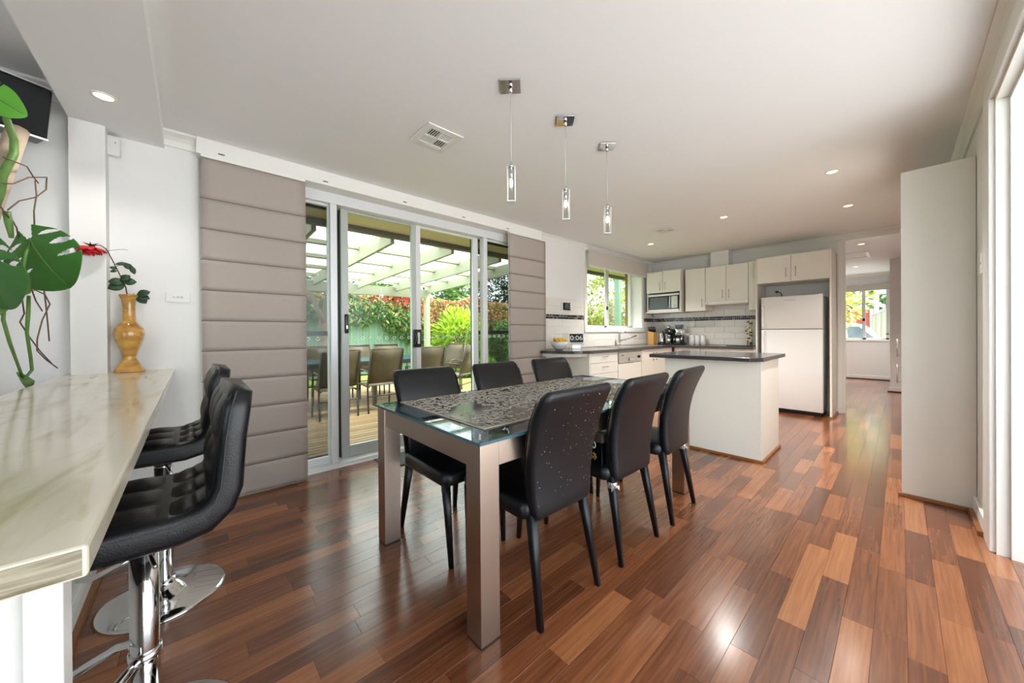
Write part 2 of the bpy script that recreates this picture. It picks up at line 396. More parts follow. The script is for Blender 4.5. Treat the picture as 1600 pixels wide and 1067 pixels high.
# ---- pelmet over the sliding door
pel = struct('trim_1', B(-.07, .2, .03, 3.315, 2.312, CZ), 'trim', bevel=.003)
for yy in (.14, .78, 1.45, 2.1, 2.72): struct('slot', B(.199, .2015, yy, yy+.035, 2.335, 2.342), 'dark_gap', pel)
# ---- cornices
def cornice(name, p, q, inn, z=CZ, s=.055):
    d = Vector(q)-Vector(p); inn = Vector(inn)*s; mb = MB(); pr = [(0, 0), (0, -1), (.18, -1), (.35, -.6), (.6, -.35), (1, -.18), (1, 0)]
    R = [[tuple(Vector(e)+inn*a+Vector((0, 0, z+b*s))) for a, b in pr] for e in (p, q)]
    mb.rings(R, smooth=False); return struct(name, mb, 'trim')
cornice('trim_2', (WX, 3.32, 0), (WX, BY, 0), (1, 0, 0)); cornice('trim_3', (WX, BY, 0), (1.18, BY, 0), (0, -1, 0)); cornice('trim_4', (1.47, BY, 0), (RX, BY, 0), (0, -1, 0))
cornice('trim_5', (RX, -2, 0), (RX, BY, 0), (-1, 0, 0)); cornice('trim_6', (WX, -.12, 0), (WX, .03, 0), (1, 0, 0), s=.08)
cornice('trim_7', (WX, -2.6, 0), (WX, -.49, 0), (1, 0, 0), z=2.5, s=.08); cornice('trim_8', (1.2, FY, 0), (3.15, FY, 0), (0, -1, 0), s=.08)
# ---- kitchen-side doorway to the hall: jamb and architrave
dd = thing('door_1', 'white cased doorway beside the fridge leading to the hall', 'doorway', (2.73, BY, 0), kind='structure')
B(2.70, 2.755, BY-.018, BY+.12, 0, 2.34).build('jamb', 'trim', dd, .002); B(2.755, 3.48, BY-.018, BY+.13, 2.33, 2.385).build('head', 'trim', dd, .002)
B(2.755, 2.775, BY+.03, BY+.1, 0, 2.33).build('stop', 'trim', dd)
# ---- doorway in the right wall
d2 = thing('door_2', 'white cased doorway at the right edge of the room', 'doorway', (RX, 3.0, 0), kind='structure')
B(RX-.016, RX+.02, 2.99, 3.17, 0, 2.39).build('architrave', 'trim', d2, .004); B(RX-.016, RX+.02, -1.2, 2.99, 2.29, 2.39).build('architrave', 'trim', d2, .004)
B(RX+.005, RX+.13, 2.975, 2.99, 0, 2.29).build('jamb', 'trim', d2); B(RX+.046, RX+.082, 2.955, 2.975, 0, 2.27).build('stop', 'trim', d2, .002)
B(RX+.005, RX+.13, -1.2, 2.975, 2.27, 2.29).build('head', 'trim', d2); B(RX+.046, RX+.082, -1.2, 2.955, 2.25, 2.27).build('stop', 'trim', d2)
B(RX+.09, RX+.13, 2.968, 2.975, 1.03, 1.12).build('hinge', 'steel', d2)
struct('wall_next_room', B(RX+.11, 5.2, 2.99, 3.10, -.01, CZ), 'wall'); struct('wall_side_blocker', B(4.3, 4.42, -2.6, -.35, -.14, 2.5), 'wall'); struct('wall_lounge_blocker', B(-.16, 3.4, -2.72, -2.6, -.14, 2.6), 'wall')  # side and lounge walls added unseen to keep light off the left
# ---- skirting
def skirt(name, x0, x1, y0, y1, h=.085): return struct(name, B(x0, x1, y0, y1, 0, h), 'trim', bevel=.003)
skirt('baseboard_back', 2.2, 3.14, FY-.016, FY); struct('baseboard_far_quad', B(1.3, 3.14, FY-.034, FY-.016, 0, .02), 'skirt_dark')
skirt('baseboard_hall', 3.134, RX, 9.414, 9.43); struct('baseboard_hall_quad', B(3.118, RX, 9.396, 9.414, 0, .02), 'skirt_dark')
skirt('baseboard_right', RX-.016, RX, 3.17, 3.565, .1); struct('baseboard_right_quad', MB().prism([(RX-.036, 3.17), (RX-.016, 3.17), (RX-.016, 3.55), (RX-.036, 3.55)], 0, .026), 'timber_trim')
struct('baseboard_hall_right', B(RX-.016, RX, BY+.13, 9.40, 0, .085), 'trim')

# ---- sliding glass door
door = thing('door_3', 'aluminium framed sliding glass door opening to the deck', 'sliding door', (0, 1.7, 0), kind='structure')
fr = MB(); fr.box(-.09, .06, .05, 3.33, 2.225, 2.312); fr.box(-.09, .075, .05, 3.33, 0, .03); fr.box(-.09, .05, .05, .10, .03, 2.225); fr.box(-.09, .05, 3.28, 3.33, .03, 2.225)
fr.build('frame', 'alu', door, .004)
for y0, y1 in ((.868, .922), (2.49, 2.545)): B(-.02, .056, y0, y1, .03, 2.225).build('mullion', 'alu', door, .004)
hexm = MB()
def _hex():
    n = 6; ro, ri = .017, .0125; v = []
    for r in (ro, ri):
        for x in (-.0008, .0008): v += [(x, r*math.cos(math.pi*k/3), r*math.sin(math.pi*k/3)) for k in range(n)]
    f = []
    for k in range(n):
        j = (k+1) % n; f += [(k, j, 6+j, 6+k), (12+k, 18+k, 18+j, 12+j), (k, 12+k, 12+j, j), (6+k, 6+j, 18+j, 18+k)]
    hexm.add(v, f); me = hexm.mesh('safety_dot'); me.materials.append(MATS['digit_white']); return me
HEX = _hex()
def dots(parent, x, ys, z=1.085):
    for y in ys:
        o = bpy.data.objects.new('safety_dot', HEX); COL.objects.link(o); o.parent = parent; of = ORG[parent.name]; o.location = (x-of[0], y-of[1], z-of[2]); ORG[o.name] = of
def sash(name, y0, y1, x, st=(.05, .05), m='alu', bot=.09, top=2.17, pane='glass', d=.018, mid=None, midm=None, dot=True):
    s_ = MB(); s_.box(x-d, x+d, y0, y0+st[0], .03, 2.225); s_.box(x-d, x+d, y1-st[1], y1, .03, 2.225); s_.box(x-d, x+d, y0+st[0], y1-st[1], .03, .03+bot); s_.box(x-d, x+d, y0+st[0], y1-st[1], top, 2.225)
    o = s_.build(name, m, door, .003)
    B(x-.003, x+.003, y0+st[0], y1-st[1], .03+bot, top).build('pane', pane, o)
    if mid: B(x-d-.002, x+d+.002, y0+st[0], y1-st[1], mid-.02, mid+.02).build('mid_rail', midm or m, o)
    if dot:
        n = int((y1-y0-st[0]-st[1])/.075); dots(o, x+.005, [y0+st[0]+.05+.075*k for k in range(n)])
    return o
sash('fixed_sash', .10, .868, .0, (.03, .012), bot=.06, top=2.205); sash('fixed_sash', 2.545, 3.28, .0, (.012, .03), bot=.06, top=2.205)
s1 = sash('sliding_sash', .975, 1.69, -.045, (.062, .05), m='alu_grey', bot=.10, top=2.205)
s2 = sash('sliding_sash', 1.69, 2.47, -.045, (.05, .07), bot=.10, top=2.205)
for y0, y1 in ((.30, .985), (2.40, 3.14)): sash('screen_sash', y0, y1, -.078, (.03, .03), m='black_frame', bot=.05, top=2.20, pane='screen_mesh', d=.008, mid=1.13, dot=False)
# pulls
h = MB(); h.rbox(-.026, -.006, 1.648, 1.732, .985, 1.165, .008, .006); h.build('pull_plate', 'plastic_black', s2)
MB().tube([(-.008, 1.665, 1.02), (.022, 1.665, 1.035), (.026, 1.668, 1.075), (.022, 1.665, 1.115), (-.008, 1.665, 1.135)], .009).build('pull_handle', 'plastic_black', s2)
B(-.0265, -.004, 1.69, 1.716, 1.02, 1.135).build('pull_insert', 'silver', s2)
MB().rbox(-.028, -.012, 1.0, 1.032, 1.13, 1.30, .008, .005).build('latch_plate', 'plastic_black', s1); B(-.03, -.006, 1.01, 1.022, 1.17, 1.20).build('latch', 'silver', s1)
struct('trim_9', B(-.0, .1, .05, 3.33, -.005, .004), 'trim')

# ---- kitchen window
GX = -.115
win = thing('window_1', 'white framed kitchen window above the sink', 'window', (WX, 5.2, 1.17), kind='structure')
wm = MB(); wm.box(GX-.03, WX+.012, 4.36, 4.395, 1.17, 2.33); wm.box(GX-.03, WX+.012, 6.045, 6.075, 1.17, 2.33); wm.box(GX-.03, WX+.02, 4.36, 6.075, 1.155, 1.20); wm.box(GX-.03, WX+.012, 4.36, 6.075, 2.30, 2.33)
wm.build('reveal', 'trim', win, .003)
wm = MB(); wm.box(WX, WX+.018, 4.32, 4.38, 1.15, 2.36); wm.box(WX, WX+.018, 6.06, 6.115, 1.15, 2.36); wm.box(WX, WX+.022, 4.32, 6.115, 1.125, 1.17)
wm.build('architrave', 'trim', win, .003)
for y0, y1, x in ((4.40, 5.33, GX+.0), (5.18, 6.04, GX+.03)):
    m_ = MB(); m_.box(x-.012, x+.012, y0, y0+.04, 1.20, 2.30); m_.box(x-.012, x+.012, y1-.04, y1, 1.20, 2.30); m_.box(x-.012, x+.012, y0, y1, 1.20, 1.235); m_.box(x-.012, x+.012, y0, y1, 2.26, 2.30)
    o = m_.build('sash', 'alu', win, .002); B(x-.002, x+.002, y0+.04, y1-.04, 1.235, 2.26).build('pane', 'glass', o)
B(GX+.042, GX+.06, 5.20, 5.235, 1.50, 1.56).build('latch', 'plastic_black', win)
# ---- hall window
w2 = thing('window_2', 'wide white framed window at the end of the hall', 'window', (2.6, FY, .9), kind='structure')
m_ = MB(); m_.box(2.0, 3.15, FY-.02, FY+.1, .87, .91); m_.box(2.0, 2.04, FY+.02, FY+.1, .9, 2.22); m_.box(3.11, 3.15, FY+.02, FY+.1, .9, 2.22); m_.box(2.0, 3.15, FY+.02, FY+.1, 2.18, 2.22)
m_.build('reveal', 'trim', w2, .003)
for x0, x1, y in ((2.04, 2.74, FY+.05), (2.68, 3.11, FY+.07)):
    m_ = MB(); m_.box(x0, x0+.045, y-.012, y+.012, .91, 2.18); m_.box(x1-.045, x1, y-.012, y+.012, .91, 2.18); m_.box(x0, x1, y-.012, y+.012, .91, .95); m_.box(x0, x1, y-.012, y+.012, 2.14, 2.18)
    o = m_.build('sash', 'alu', w2); B(x0+.045, x1-.045, y-.002, y+.002, .95, 2.14).build('pane', 'glass', o)
B(2.69, 2.73, FY+.03, FY+.045, 1.34, 1.40).build('latch', 'plastic_black', w2); B(3.06, 3.11, FY+.03, FY+.05, 1.03, 1.05).build('latch', 'plastic_black', w2)

# ---- splashback tiles (grout behind, tiles proud, mosaic strip between)
struct('grout', B(WX, WX+.003, 3.34, 6.53, .9, 1.59), 'grout', wall_left) if False else None
TL = {}
def tile(parent, along, a0, a1, z0, z1):
    """one glazed tile, on the left wall (along y) or the back wall (along x)"""
    e = .0025; g = .001; w, hgt = round(a1-a0-2*g, 4), round(z1-z0-2*g, 4); key = (along, w, hgt); d = .007
    if key not in TL:
        pts = [(0, 0, 0), (w, 0, 0), (w, hgt, 0), (0, hgt, 0), (0, 0, d-e), (w, 0, d-e), (w, hgt, d-e), (0, hgt, d-e), (e, e, d), (w-e, e, d), (w-e, hgt-e, d), (e, hgt-e, d)]
        f = [(0, 1, 5, 4), (1, 2, 6, 5), (2, 3, 7, 6), (3, 0, 4, 7), (4, 5, 9, 8), (5, 6, 10, 9), (6, 7, 11, 10), (7, 4, 8, 11), (8, 9, 10, 11)]
        mb = MB(); mb.add([(p[2], p[0], p[1]) if along == 'y' else (p[0], -p[2], p[1]) for p in pts], f)
        me = mb.mesh('tile'); bm = bmesh.new(); bm.from_mesh(me); bmesh.ops.recalc_face_normals(bm, faces=bm.faces); bm.to_mesh(me); bm.free(); me.materials.append(MATS['tile']); TL[key] = me
    o = bpy.data.objects.new('tile', TL[key]); COL.objects.link(o); o.parent = parent; o.location = (WX, a0+g, z0+g) if along == 'y' else (a0+g, BY, z0+g); ORG[o.name] = (0, 0, 0)
def tile_rows(parent, along, lo, hi, z0, n, h_, l=.30, cut=None):
    for r in range(n):
        z = z0+r*h_; a = lo-(.5*l if r % 2 else 0)
        while a < hi-.01:
            b0, b1 = max(a, lo), min(a+l, hi); a += l
            segs = [(b0, b1)]
            if cut and z+h_ > cut[2] and z < cut[3]: segs = [(b0, min(b1, cut[0])), (max(b0, cut[1]), b1)]
            for s0, s1 in segs:
                if s1-s0 > .02: tile(parent, along, s0, s1, z, z+h_)
WC = (4.32, 6.115, 1.12, 2.4)
tile_rows(wall_left, 'y', 3.36, 6.52, .902, 2, .1015, cut=None); tile_rows(wall_left, 'y', 3.36, 6.52, 1.105, 2, .1015, cut=WC); tile_rows(wall_left, 'y', 3.36, 6.52, 1.376, 2, .107, cut=WC)
tile_rows(wall_back, 'x', .12, 1.872, .902, 4, .1015); tile_rows(wall_back, 'x', .12, 1.872, 1.376, 2, .107)
mb = MB(); cols = []; q = random.Random(3)
for along, lo, hi in (('y', 3.36, 4.32), ('y', 6.115, 6.52), ('x', .12, 1.872)):
    a = lo
    while a < hi-.02:
        for r in range(2):
            z = 1.312+r*.031; c = q.choice(((.02, .02, .022), (.035, .033, .032), (.075, .07, .068), (.015, .015, .016), (.24, .22, .2)))
            x = (WX, WX+.007, a+.002, a+.026, z, z+.027) if along == 'y' else (a+.002, a+.026, BY-.007, BY, z, z+.027)
            mb.box(*x); cols += [c]*6
        a += .028
me = mb.mesh('mosaic_strip'); setcol(me, cols); ms = link('mosaic_strip', me, 'mosaic', wall_left); ms['kind'] = 'stuff'
# range hood duct boxing
struct('wall_duct', B(1.18, 1.44, 6.33, BY, 2.16, CZ), 'wall')
# ceiling hatch of the hall
hm = MB(); hm.box(2.40, 2.93, 8.18, 8.22, CZ-.014, CZ); hm.box(2.40, 2.93, 8.76, 8.80, CZ-.014, CZ); hm.box(2.89, 2.93, 8.22, 8.76, CZ-.014, CZ); hm.box(2.40, 2.44, 8.22, 8.76, CZ-.014, CZ)
hat = hm.build('ceiling_hatch', 'trim', None, label='white framed hatch in the hall ceiling', cat='hatch')
B(2.44, 2.89, 8.22, 8.76, CZ-.004, CZ-.001).build('panel', 'ceiling', hat)
# ================================================================== DINING AREA
# ---- table
TX0, TX1, TY0, TY1 = 1.35, 2.275, .75, 2.59; TZ = .727
tb = thing('dining_table', 'brushed steel dining table with a glass top, covered by a jigsaw', 'table', ((TX0+TX1)/2, (TY0+TY1)/2, 0))
lw = .088
for x in (TX0, TX1-lw):
    for y in (TY0, TY1-lw):
        o = B(x, x+lw, y, y+lw, .006, TZ).build('leg', 'brushed', tb, .0025); B(x+.002, x+lw-.002, y+.002, y+lw-.002, 0, .006).build('foot_pad', 'rubber', o)
for a in ((TX0+lw, TX1-lw, TY0+.006, TY0+.05), (TX0+lw, TX1-lw, TY1-.05, TY1-.006), (TX0+.006, TX0+.05, TY0+lw, TY1-lw), (TX1-.05, TX1-.006, TY0+lw, TY1-lw)):
    B(*a, TZ-.092, TZ-.002).build('rail', 'brushed', tb, .002)
gt = B(TX0-.012, TX1+.012, TY0-.012, TY1+.012, TZ+.003, TZ+.014).build('glass_top', 'table_glass', tb, .0015)
eg = MB(); X0, X1, Y0, Y1 = TX0-.0125, TX1+.0125, TY0-.0125, TY1+.0125
for a in ((X0, X1, Y0, Y0+.0015), (X0, X1, Y1-.0015, Y1), (X0, X0+.0015, Y0, Y1), (X1-.0015, X1, Y0, Y1)): eg.box(*a, TZ+.003, TZ+.014)
eg.build('polished_edge', 'glass_edge', gt)
for x in (TX0+.04, TX1-.04):
    for y in (TY0+.04, .9+.75, TY1-.04): MB().lathe([(.012, TZ-.002), (.012, TZ+.003)], (x, y, 0), 12).build('spacer', 'silver', tb)
# ---- jigsaw puzzle: loose and joined pieces inside an assembled border
pz_ = thing('jigsaw_puzzle', 'half finished jigsaw spread over the glass dining table', 'puzzle', (1.8, 1.55, TZ+.0166))
PX0, PX1, PY0, PY1 = 1.40, 2.17, .855, 2.33; zt = TZ+.0166; ps = .0165
rj = random.Random(5)
B(PX0-.004, PX1+.004, PY0-.004, PY1+.004, TZ+.014, TZ+.0165).build('backing_board', 'puzzle_mat', pz_)
def piece_poly(r, s):
    """jigsaw outline: four sides, each flat, tab or socket"""
    pts = []; h_ = s/2
    for k in range(4):
        a = math.pi/2*k; t = r.choice((-1, 1, 1)); side = [(-h_, -h_), (-.16*s, -h_), (-.22*s, -h_-t*.12*s), (0, -h_-t*.24*s), (.22*s, -h_-t*.12*s), (.16*s, -h_)]
        for x, y in side: pts.append((x*math.cos(a)-y*math.sin(a), x*math.sin(a)+y*math.cos(a)))
    return pts
VAR = []
for k in range(6):
    mb = MB(); mb.prism(piece_poly(rj, ps*.93), 0, .003); VAR.append(mb)
PALS = [(.02, .02, .024), (.035, .034, .036), (.09, .075, .06), (.16, .13, .10), (.30, .26, .20), (.05, .055, .065), (.22, .20, .18), (.42, .37, .30)]
spots = []
nx, ny = int((PX1-PX0)/ps), int((PY1-PY0)/ps)
def nz2(x, y): return math.sin(x*9.1+1.3)*math.cos(y*6.7-.4)+.6*math.sin(x*17.+y*11.)+.4*math.cos(y*23.-x*5.)
for i in range(nx):
    for j in range(ny):
        x = PX0+(i+.5)*ps; y = PY0+(j+.5)*ps; edge = i == 0 or j == 0 or i == nx-1 or j == ny-1
        f = (y-PY0)/(PY1-PY0); g = (x-PX0)/(PX1-PX0)
        dens = .30+.75*f+.55*(1-g)+.32*nz2(x, y)-.25
        if edge or rj.random() < dens*.66:
            j_ = 0 if edge else 1
            spots.append((x+j_*rj.uniform(-.003, .003), y+j_*rj.uniform(-.003, .003), rj.choice((0, 1, 2, 3))*math.pi/2+(0 if edge else rj.uniform(-.35, .35)), rj.randrange(6), edge, f))
def piece_col(f, edge):
    if edge: return rj.choice(((.26, .19, .13), (.20, .15, .11), (.32, .25, .17)))
    w = rj.random(); return rj.choice(PALS[1:4]+PALS[5:6]) if w > .30+.4*f else rj.choice(PALS[2:5]+PALS[6:7])
CARD = (.72, .67, .58)
def piece_mesh(sp):
    mb = MB(); cols = []
    for x, y, a, k, ed, f in sp:
        V = VAR[k]; c, s = math.cos(a), math.sin(a); mb.add([(x+p[0]*c-p[1]*s-1.8, y+p[0]*s+p[1]*c-1.55, p[2]) for p in V.v], V.f); top = piece_col(f, ed)
        cols += [CARD, top]+[CARD]*(len(V.f)-2)
    me = mb.mesh('puzzle_piece'); setcol(me, cols); return me
spots.sort(key=lambda s: (s[0]-CAM.x)**2+(s[1]-CAM.y)**2)
for s in spots[:300]: link('puzzle_piece', piece_mesh([s]), 'piece', pz_, (1.8, 1.55, zt))
ob = link('remaining_pieces', piece_mesh(spots[300:]), 'piece', pz_, (1.8, 1.55, zt)); ob['kind'] = 'stuff'

# ---- dining chairs
def rr_ring(cx, cy, hx, hy, r, z, n=5):
    out = []; r = min(r, hx*.98, hy*.98)
    for sx, sy, a0 in ((1, 1, 0), (-1, 1, 90), (-1, -1, 180), (1, -1, 270)):
        for k in range(n+1):
            a = math.radians(a0+90*k/n); out.append((cx+sx*(hx-r)+r*math.cos(a), cy+sy*(hy-r)+r*math.sin(a), z))
    return out
def lerp(tab, z):
    """smooth (Hermite) curve through the table points"""
    n = len(tab); z = min(max(z, tab[0][0]), tab[-1][0])
    for i in range(n-1):
        (z0, v0), (z1, v1) = tab[i], tab[i+1]
        if z <= z1:
            m0 = (v1-tab[max(i-1, 0)][1])/(z1-tab[max(i-1, 0)][0]); m1 = (tab[min(i+2, n-1)][1]-v0)/(tab[min(i+2, n-1)][0]-z0); h_ = z1-z0; t = (z-z0)/h_
            return (2*t**3-3*t**2+1)*v0+(t**3-2*t**2+t)*h_*m0+(-2*t**3+3*t**2)*v1+(t**3-t**2)*h_*m1
    return tab[-1][1]
CXT = [(.385, .203), (.52, .200), (.66, .214), (.78, .248), (.915, .312)]
def make_chair(label, group, ribbon=None):
    t = thing('dining_chair', label, 'chair', (0, 0, 0), group)
    # backrest: leans back and flares at the top, rounded all round
    cx = CXT; hw = [(.385, .172), (.46, .182), (.65, .200), (.80, .212), (.915, .206)]
    R = []; zs = [.387, .39, .40, .42]+[.45+.03*k for k in range(14)]+[.865, .885, .898, .905, .908]
    for z in zs:
        e = 1.0
        if z > .875: e = max(.12, math.sqrt(max(0, 1-((z-.875)/.0335)**2)))
        if z < .41: e = max(.25, math.sqrt(max(0, 1-((.41-z)/.024)**2)))
        hx = .029*e; w = lerp(hw, z)-.03*(1-e); R.append(rr_ring(lerp(cx, z), 0, max(hx, .004), w, .026, z))
    MB().rings(R).build('backrest', 'leather', t)
    # seam piping round the backrest edge
    for s in (-1, 1): MB().tube([(lerp(cx, z)-.030, s*(lerp(hw, z)-.012), z) for z in [.42+.04*k for k in range(12)]], .0022, 5).build('seam', 'leather', t)
    MB().rbox(-.255, .195, -.205, .205, .385, .455, .05, .022, 5, .006).build('seat', 'leather', t)
    for s in (-1, 1):
        f = MB(); P = [(-.225, s*.178, .40), (-.235, s*.172, .25), (-.25, s*.165, .0)]; Rr = [rr_ring(p[0], p[1], r_, r_, r_*.5, p[2], 3) for p, r_ in zip(P, (.019, .0155, .0105))]
        f.rings(list(reversed(Rr))).build('leg', 'leather', t)
        f = MB(); P = [(.185, s*.158, .41), (.212, s*.168, .25), (.255, s*.183, .0)]; Rr = [rr_ring(p[0], p[1], r_, r_, r_*.5, p[2], 3) for p, r_ in zip(P, (.022, .017, .0115))]
        lg = f.rings(list(reversed(Rr))).build('leg', 'leather', t)
        if ribbon == s:
            m_ = MB(); m_.rbox(.168, .215, s*.160-.023, s*.160+.023, .352, .384, .02, .004); m_.add([(.216, s*.16-.02, .375), (.222, s*.16-.055, .388), (.218, s*.16-.05, .352), (.214, s*.16-.02, .36)], [(0, 1, 2, 3)]); m_.add([(.216, s*.16-.01, .37), (.225, s*.16+.012, .345), (.22, s*.16+.02, .365)], [(0, 1, 2)])
            m_.build('torn_strip', 'silver', lg)
    return t
G = 'black leather dining chairs around the table'
c0 = make_chair('black leather dining chair nearest the camera, back to us, white specks on it', G)
c0.location = (2.105, 1.155, 0); c0.rotation_euler = (0, 0, math.radians(-1))
cr = make_chair('black leather dining chair holding the puzzle box, middle of the right-hand row', G, -1); cr.location = (2.115, 1.705, 0)
cq = make_chair('black leather dining chair closest to the kitchen island, back to us', G, 1); cq.location = (2.115, 2.235, 0); cq.rotation_euler = (0, 0, math.radians(3))
PI = math.pi
dup(c0, (1.57, 1.08, 0), PI, 'black leather dining chair by the glass door, nearest the bar stools', G)
dup(c0, (1.57, 1.655, 0), PI+.02, 'black leather dining chair by the glass door, middle of its row', G)
dup(c0, (1.57, 2.235, 0), PI-.02, 'black leather dining chair by the grey blind, nearest the curved bench end', G)
# white specks of wear on the nearest chair
mb = MB(); q = random.Random(9)
for k in range(110):
    z = q.uniform(.45, .88); y = -q.random()**1.6*.38+.19; xx = lerp(CXT, z)+.0292; s = q.uniform(.0005, .0012)
    if abs(y) < .17: mb.box(xx-.0006, xx+.0006, y-s, y+s, z-s, z+s)
sp = mb.build('paint_specks', 'digit_white', None, kind='stuff'); sp.parent = c0; sp.location = (0, 0, 0)
a = np.array(mb.v); sp.location = ((a[:, 0].min()+a[:, 0].max())/2, (a[:, 1].min()+a[:, 1].max())/2, a[:, 2].min())
# ---- puzzle box on the middle chair
bx = thing('puzzle_box', 'black cardboard puzzle box with white numerals on a dining chair', 'box', (2.10, 1.68, .462))
B(1.93, 2.272, 1.508, 1.86, .462, .60).build('base', 'screen_black', bx, .002); B(1.928, 2.274, 1.506, 1.862, .572, .614).build('lid', 'post_lid' if 'post_lid' in MATS else mat('post_lid', (66, 58, 54), .35, var=.3), bx, .002)
place_mesh('lettering', text_mesh('3000', .05), 'digit_white', bx, basis((2.19, 1.5055, .553), (1, 0, 0), (0, 0, 1)))
em = MB(); ee = random.Random(2)
for k in range(26):
    a_ = ee.uniform(0, 6.28); r_ = ee.uniform(.004, .024); s = ee.uniform(.002, .006); x, z = 2.215+r_*math.cos(a_), .497+r_*math.sin(a_)*.9; em.box(x-s, x+s, 1.5065, 1.508, z-s, z+s)
em.build('gold_emblem', 'gold', bx)
MB().rbox(2.0, 2.26, 1.55, 1.80, .615, .626, .01, .003).build('instruction_sheet', 'plastic_white', bx)

# ---- bar counter
CT = .91
ctr = thing('bar_counter', 'cream marbled stone bar counter on a white half wall', 'counter', (1.4, -.28, 0))
top = MB(); top.box(WX, 2.705, -.52, -.081, CT-.0335, CT)
top.build('stone_top', 'counter_stone', ctr, .004)
B(2.7052, 2.7058, -.516, -.085, CT-.030, CT-.003).build('cut_edge', 'counter_edge', ctr)
B(WX, 2.26, -.47, -.352, 0, CT-.034).build('half_wall', 'wall', ctr)
B(2.26, 2.32, -.206, -.164, 0, CT-.034).build('end_post', 'trim', ctr, .003); B(2.262, 2.30, -.49, -.206, 0, CT-.034).build('end_panel', 'wall', ctr)
B(.12, 2.26, -.352, -.337, 0, .075).build('skirting', 'trim', ctr); B(.12, 2.26, -.337, -.318, 0, .022).build('quad_bead', 'timber_trim', ctr)

# ---- bar stools
def make_stool(label):
    t = thing('bar_stool', label, 'stool', (0, 0, 0), 'black quilted bar stools at the counter')
    MB().lathe([(.0, 0), (.205, 0), (.205, .006), (.195, .012), (.12, .020), (.07, .034), (.046, .058), (.037, .066), (.037, .078), (.0, .078)], n=48).build('base', 'chrome', t)
    MB().lathe([(.029, .07), (.029, .56), (.0, .56)], n=32).build('outer_column', 'chrome', t)
    MB().lathe([(.0, .555), (.024, .555), (.024, .60), (.0, .60)], n=24).build('gas_lift', 'chrome', t)
    MB().lathe([(.0, .565), (.028, .565), (.034, .60), (.09, .612), (.0, .612)], n=24).build('seat_plate', 'plastic_black', t)
    MB().tube([(-.025, -.015, .275), (-.06, -.03, .277), (-.095, -.06, .262), (-.11, -.12, .235), (-.10, -.19, .212), (-.06, -.225, .205), (0, -.232, .204), (.06, -.225, .205), (.10, -.19, .212), (.11, -.12, .235), (.095, -.06, .262), (.06, -.03, .277), (.025, -.015, .275)], .011, 10).build('footrest', 'chrome', t)
    MB().lathe([(.0295, .262), (.0335, .262), (.0335, .288), (.0295, .288)], n=24).build('footrest_collar', 'chrome', t)
    MB().tube([(.02, 0, .585), (.12, .02, .58), (.17, .03, .575)], .005, 6).build('lift_lever', 'chrome', t)
    # bent shell: path in the y-z plane, swept across x
    P = [(-.225, .650), (-.19, .655), (-.1, .655), (0, .652), (.07, .652), (.118, .662), (.150, .69), (.165, .73), (.170, .79), (.176, .86), (.186, .93), (.196, .978)]
    th = [.030, .036, .038, .038, .038, .038, .036, .034, .032, .031, .030, .026]; hw = .198
    def frame(i):
        a, b = Vector(P[max(i-1, 0)]), Vector(P[min(i+1, len(P)-1)]); d = (b-a).normalized(); return Vector((-d.y, d.x))
    R = []
    for i, p in enumerate(P):
        n_ = frame(i); h_ = th[i]; ring = []; w = hw*(.94 if i in (0, len(P)-1) else 1)
        for sx, sn in ((-1, -1), (1, -1), (1, 1), (-1, 1)):
            k0 = {(-1, -1): 180, (1, -1): 270, (1, 1): 0, (-1, 1): 90}[(sx, sn)]
            for k in range(4):
                a = math.radians(k0+30*k); r_ = .02; x = sx*(w-r_)+r_*math.cos(a); m_ = sn*(h_-r_)+r_*math.sin(a); q_ = Vector(p)+n_*m_; ring.append((x, q_.x, q_.y))
        R.append(ring)
    MB().rings(R).build('shell', 'leather', t)
    # quilted pad: raised squares on the sitting side
    L = [0]; 
    for a, b in zip(P, P[1:]): L.append(L[-1]+(Vector(b)-Vector(a)).length)
    tot = L[-1]; ns, nt_ = 60, 36; V = []; F = []
    for i in range(ns+1):
        s = tot*(.012+.972*i/ns); k = max(j for j in range(len(L)-1) if L[j] <= s+1e-9); f = (s-L[k])/(L[k+1]-L[k]); p = Vector(P[k]).lerp(Vector(P[k+1]), f); n_ = frame(k).lerp(frame(k+1), f).normalized(); h_ = th[k]*(1-f)+th[k+1]*f
        for j in range(nt_+1):
            u = j/nt_; q_ = (abs(math.sin(math.pi*3*u))*abs(math.sin(math.pi*5*i/ns)))**.45; o = p+n_*(h_-.008+.020*q_); V.append(((u-.5)*2*(hw-.008), o.x, o.y))
    for i in range(ns):
        for j in range(nt_): a = i*(nt_+1)+j; F.append((a, a+1, a+nt_+2, a+nt_+1))
    MB().add(V, F, True).build('quilted_pad', 'leather', t)
    for sx in (-1, 1):
        MB().tube([(sx*(hw+.0005), p[0]+frame(i).x*th[i]*.45, p[1]+frame(i).y*th[i]*.45) for i, p in enumerate(P)], .0016, 5).build('stitching', 'thread', t)
    return t
s0 = make_stool('black quilted bar stool further along the counter, next to the blind'); s0.location = (1.13, -.095, 0)
dup(s0, (1.91, -.098, 0), 0, 'black quilted bar stool nearest the camera, with chrome pole in front')

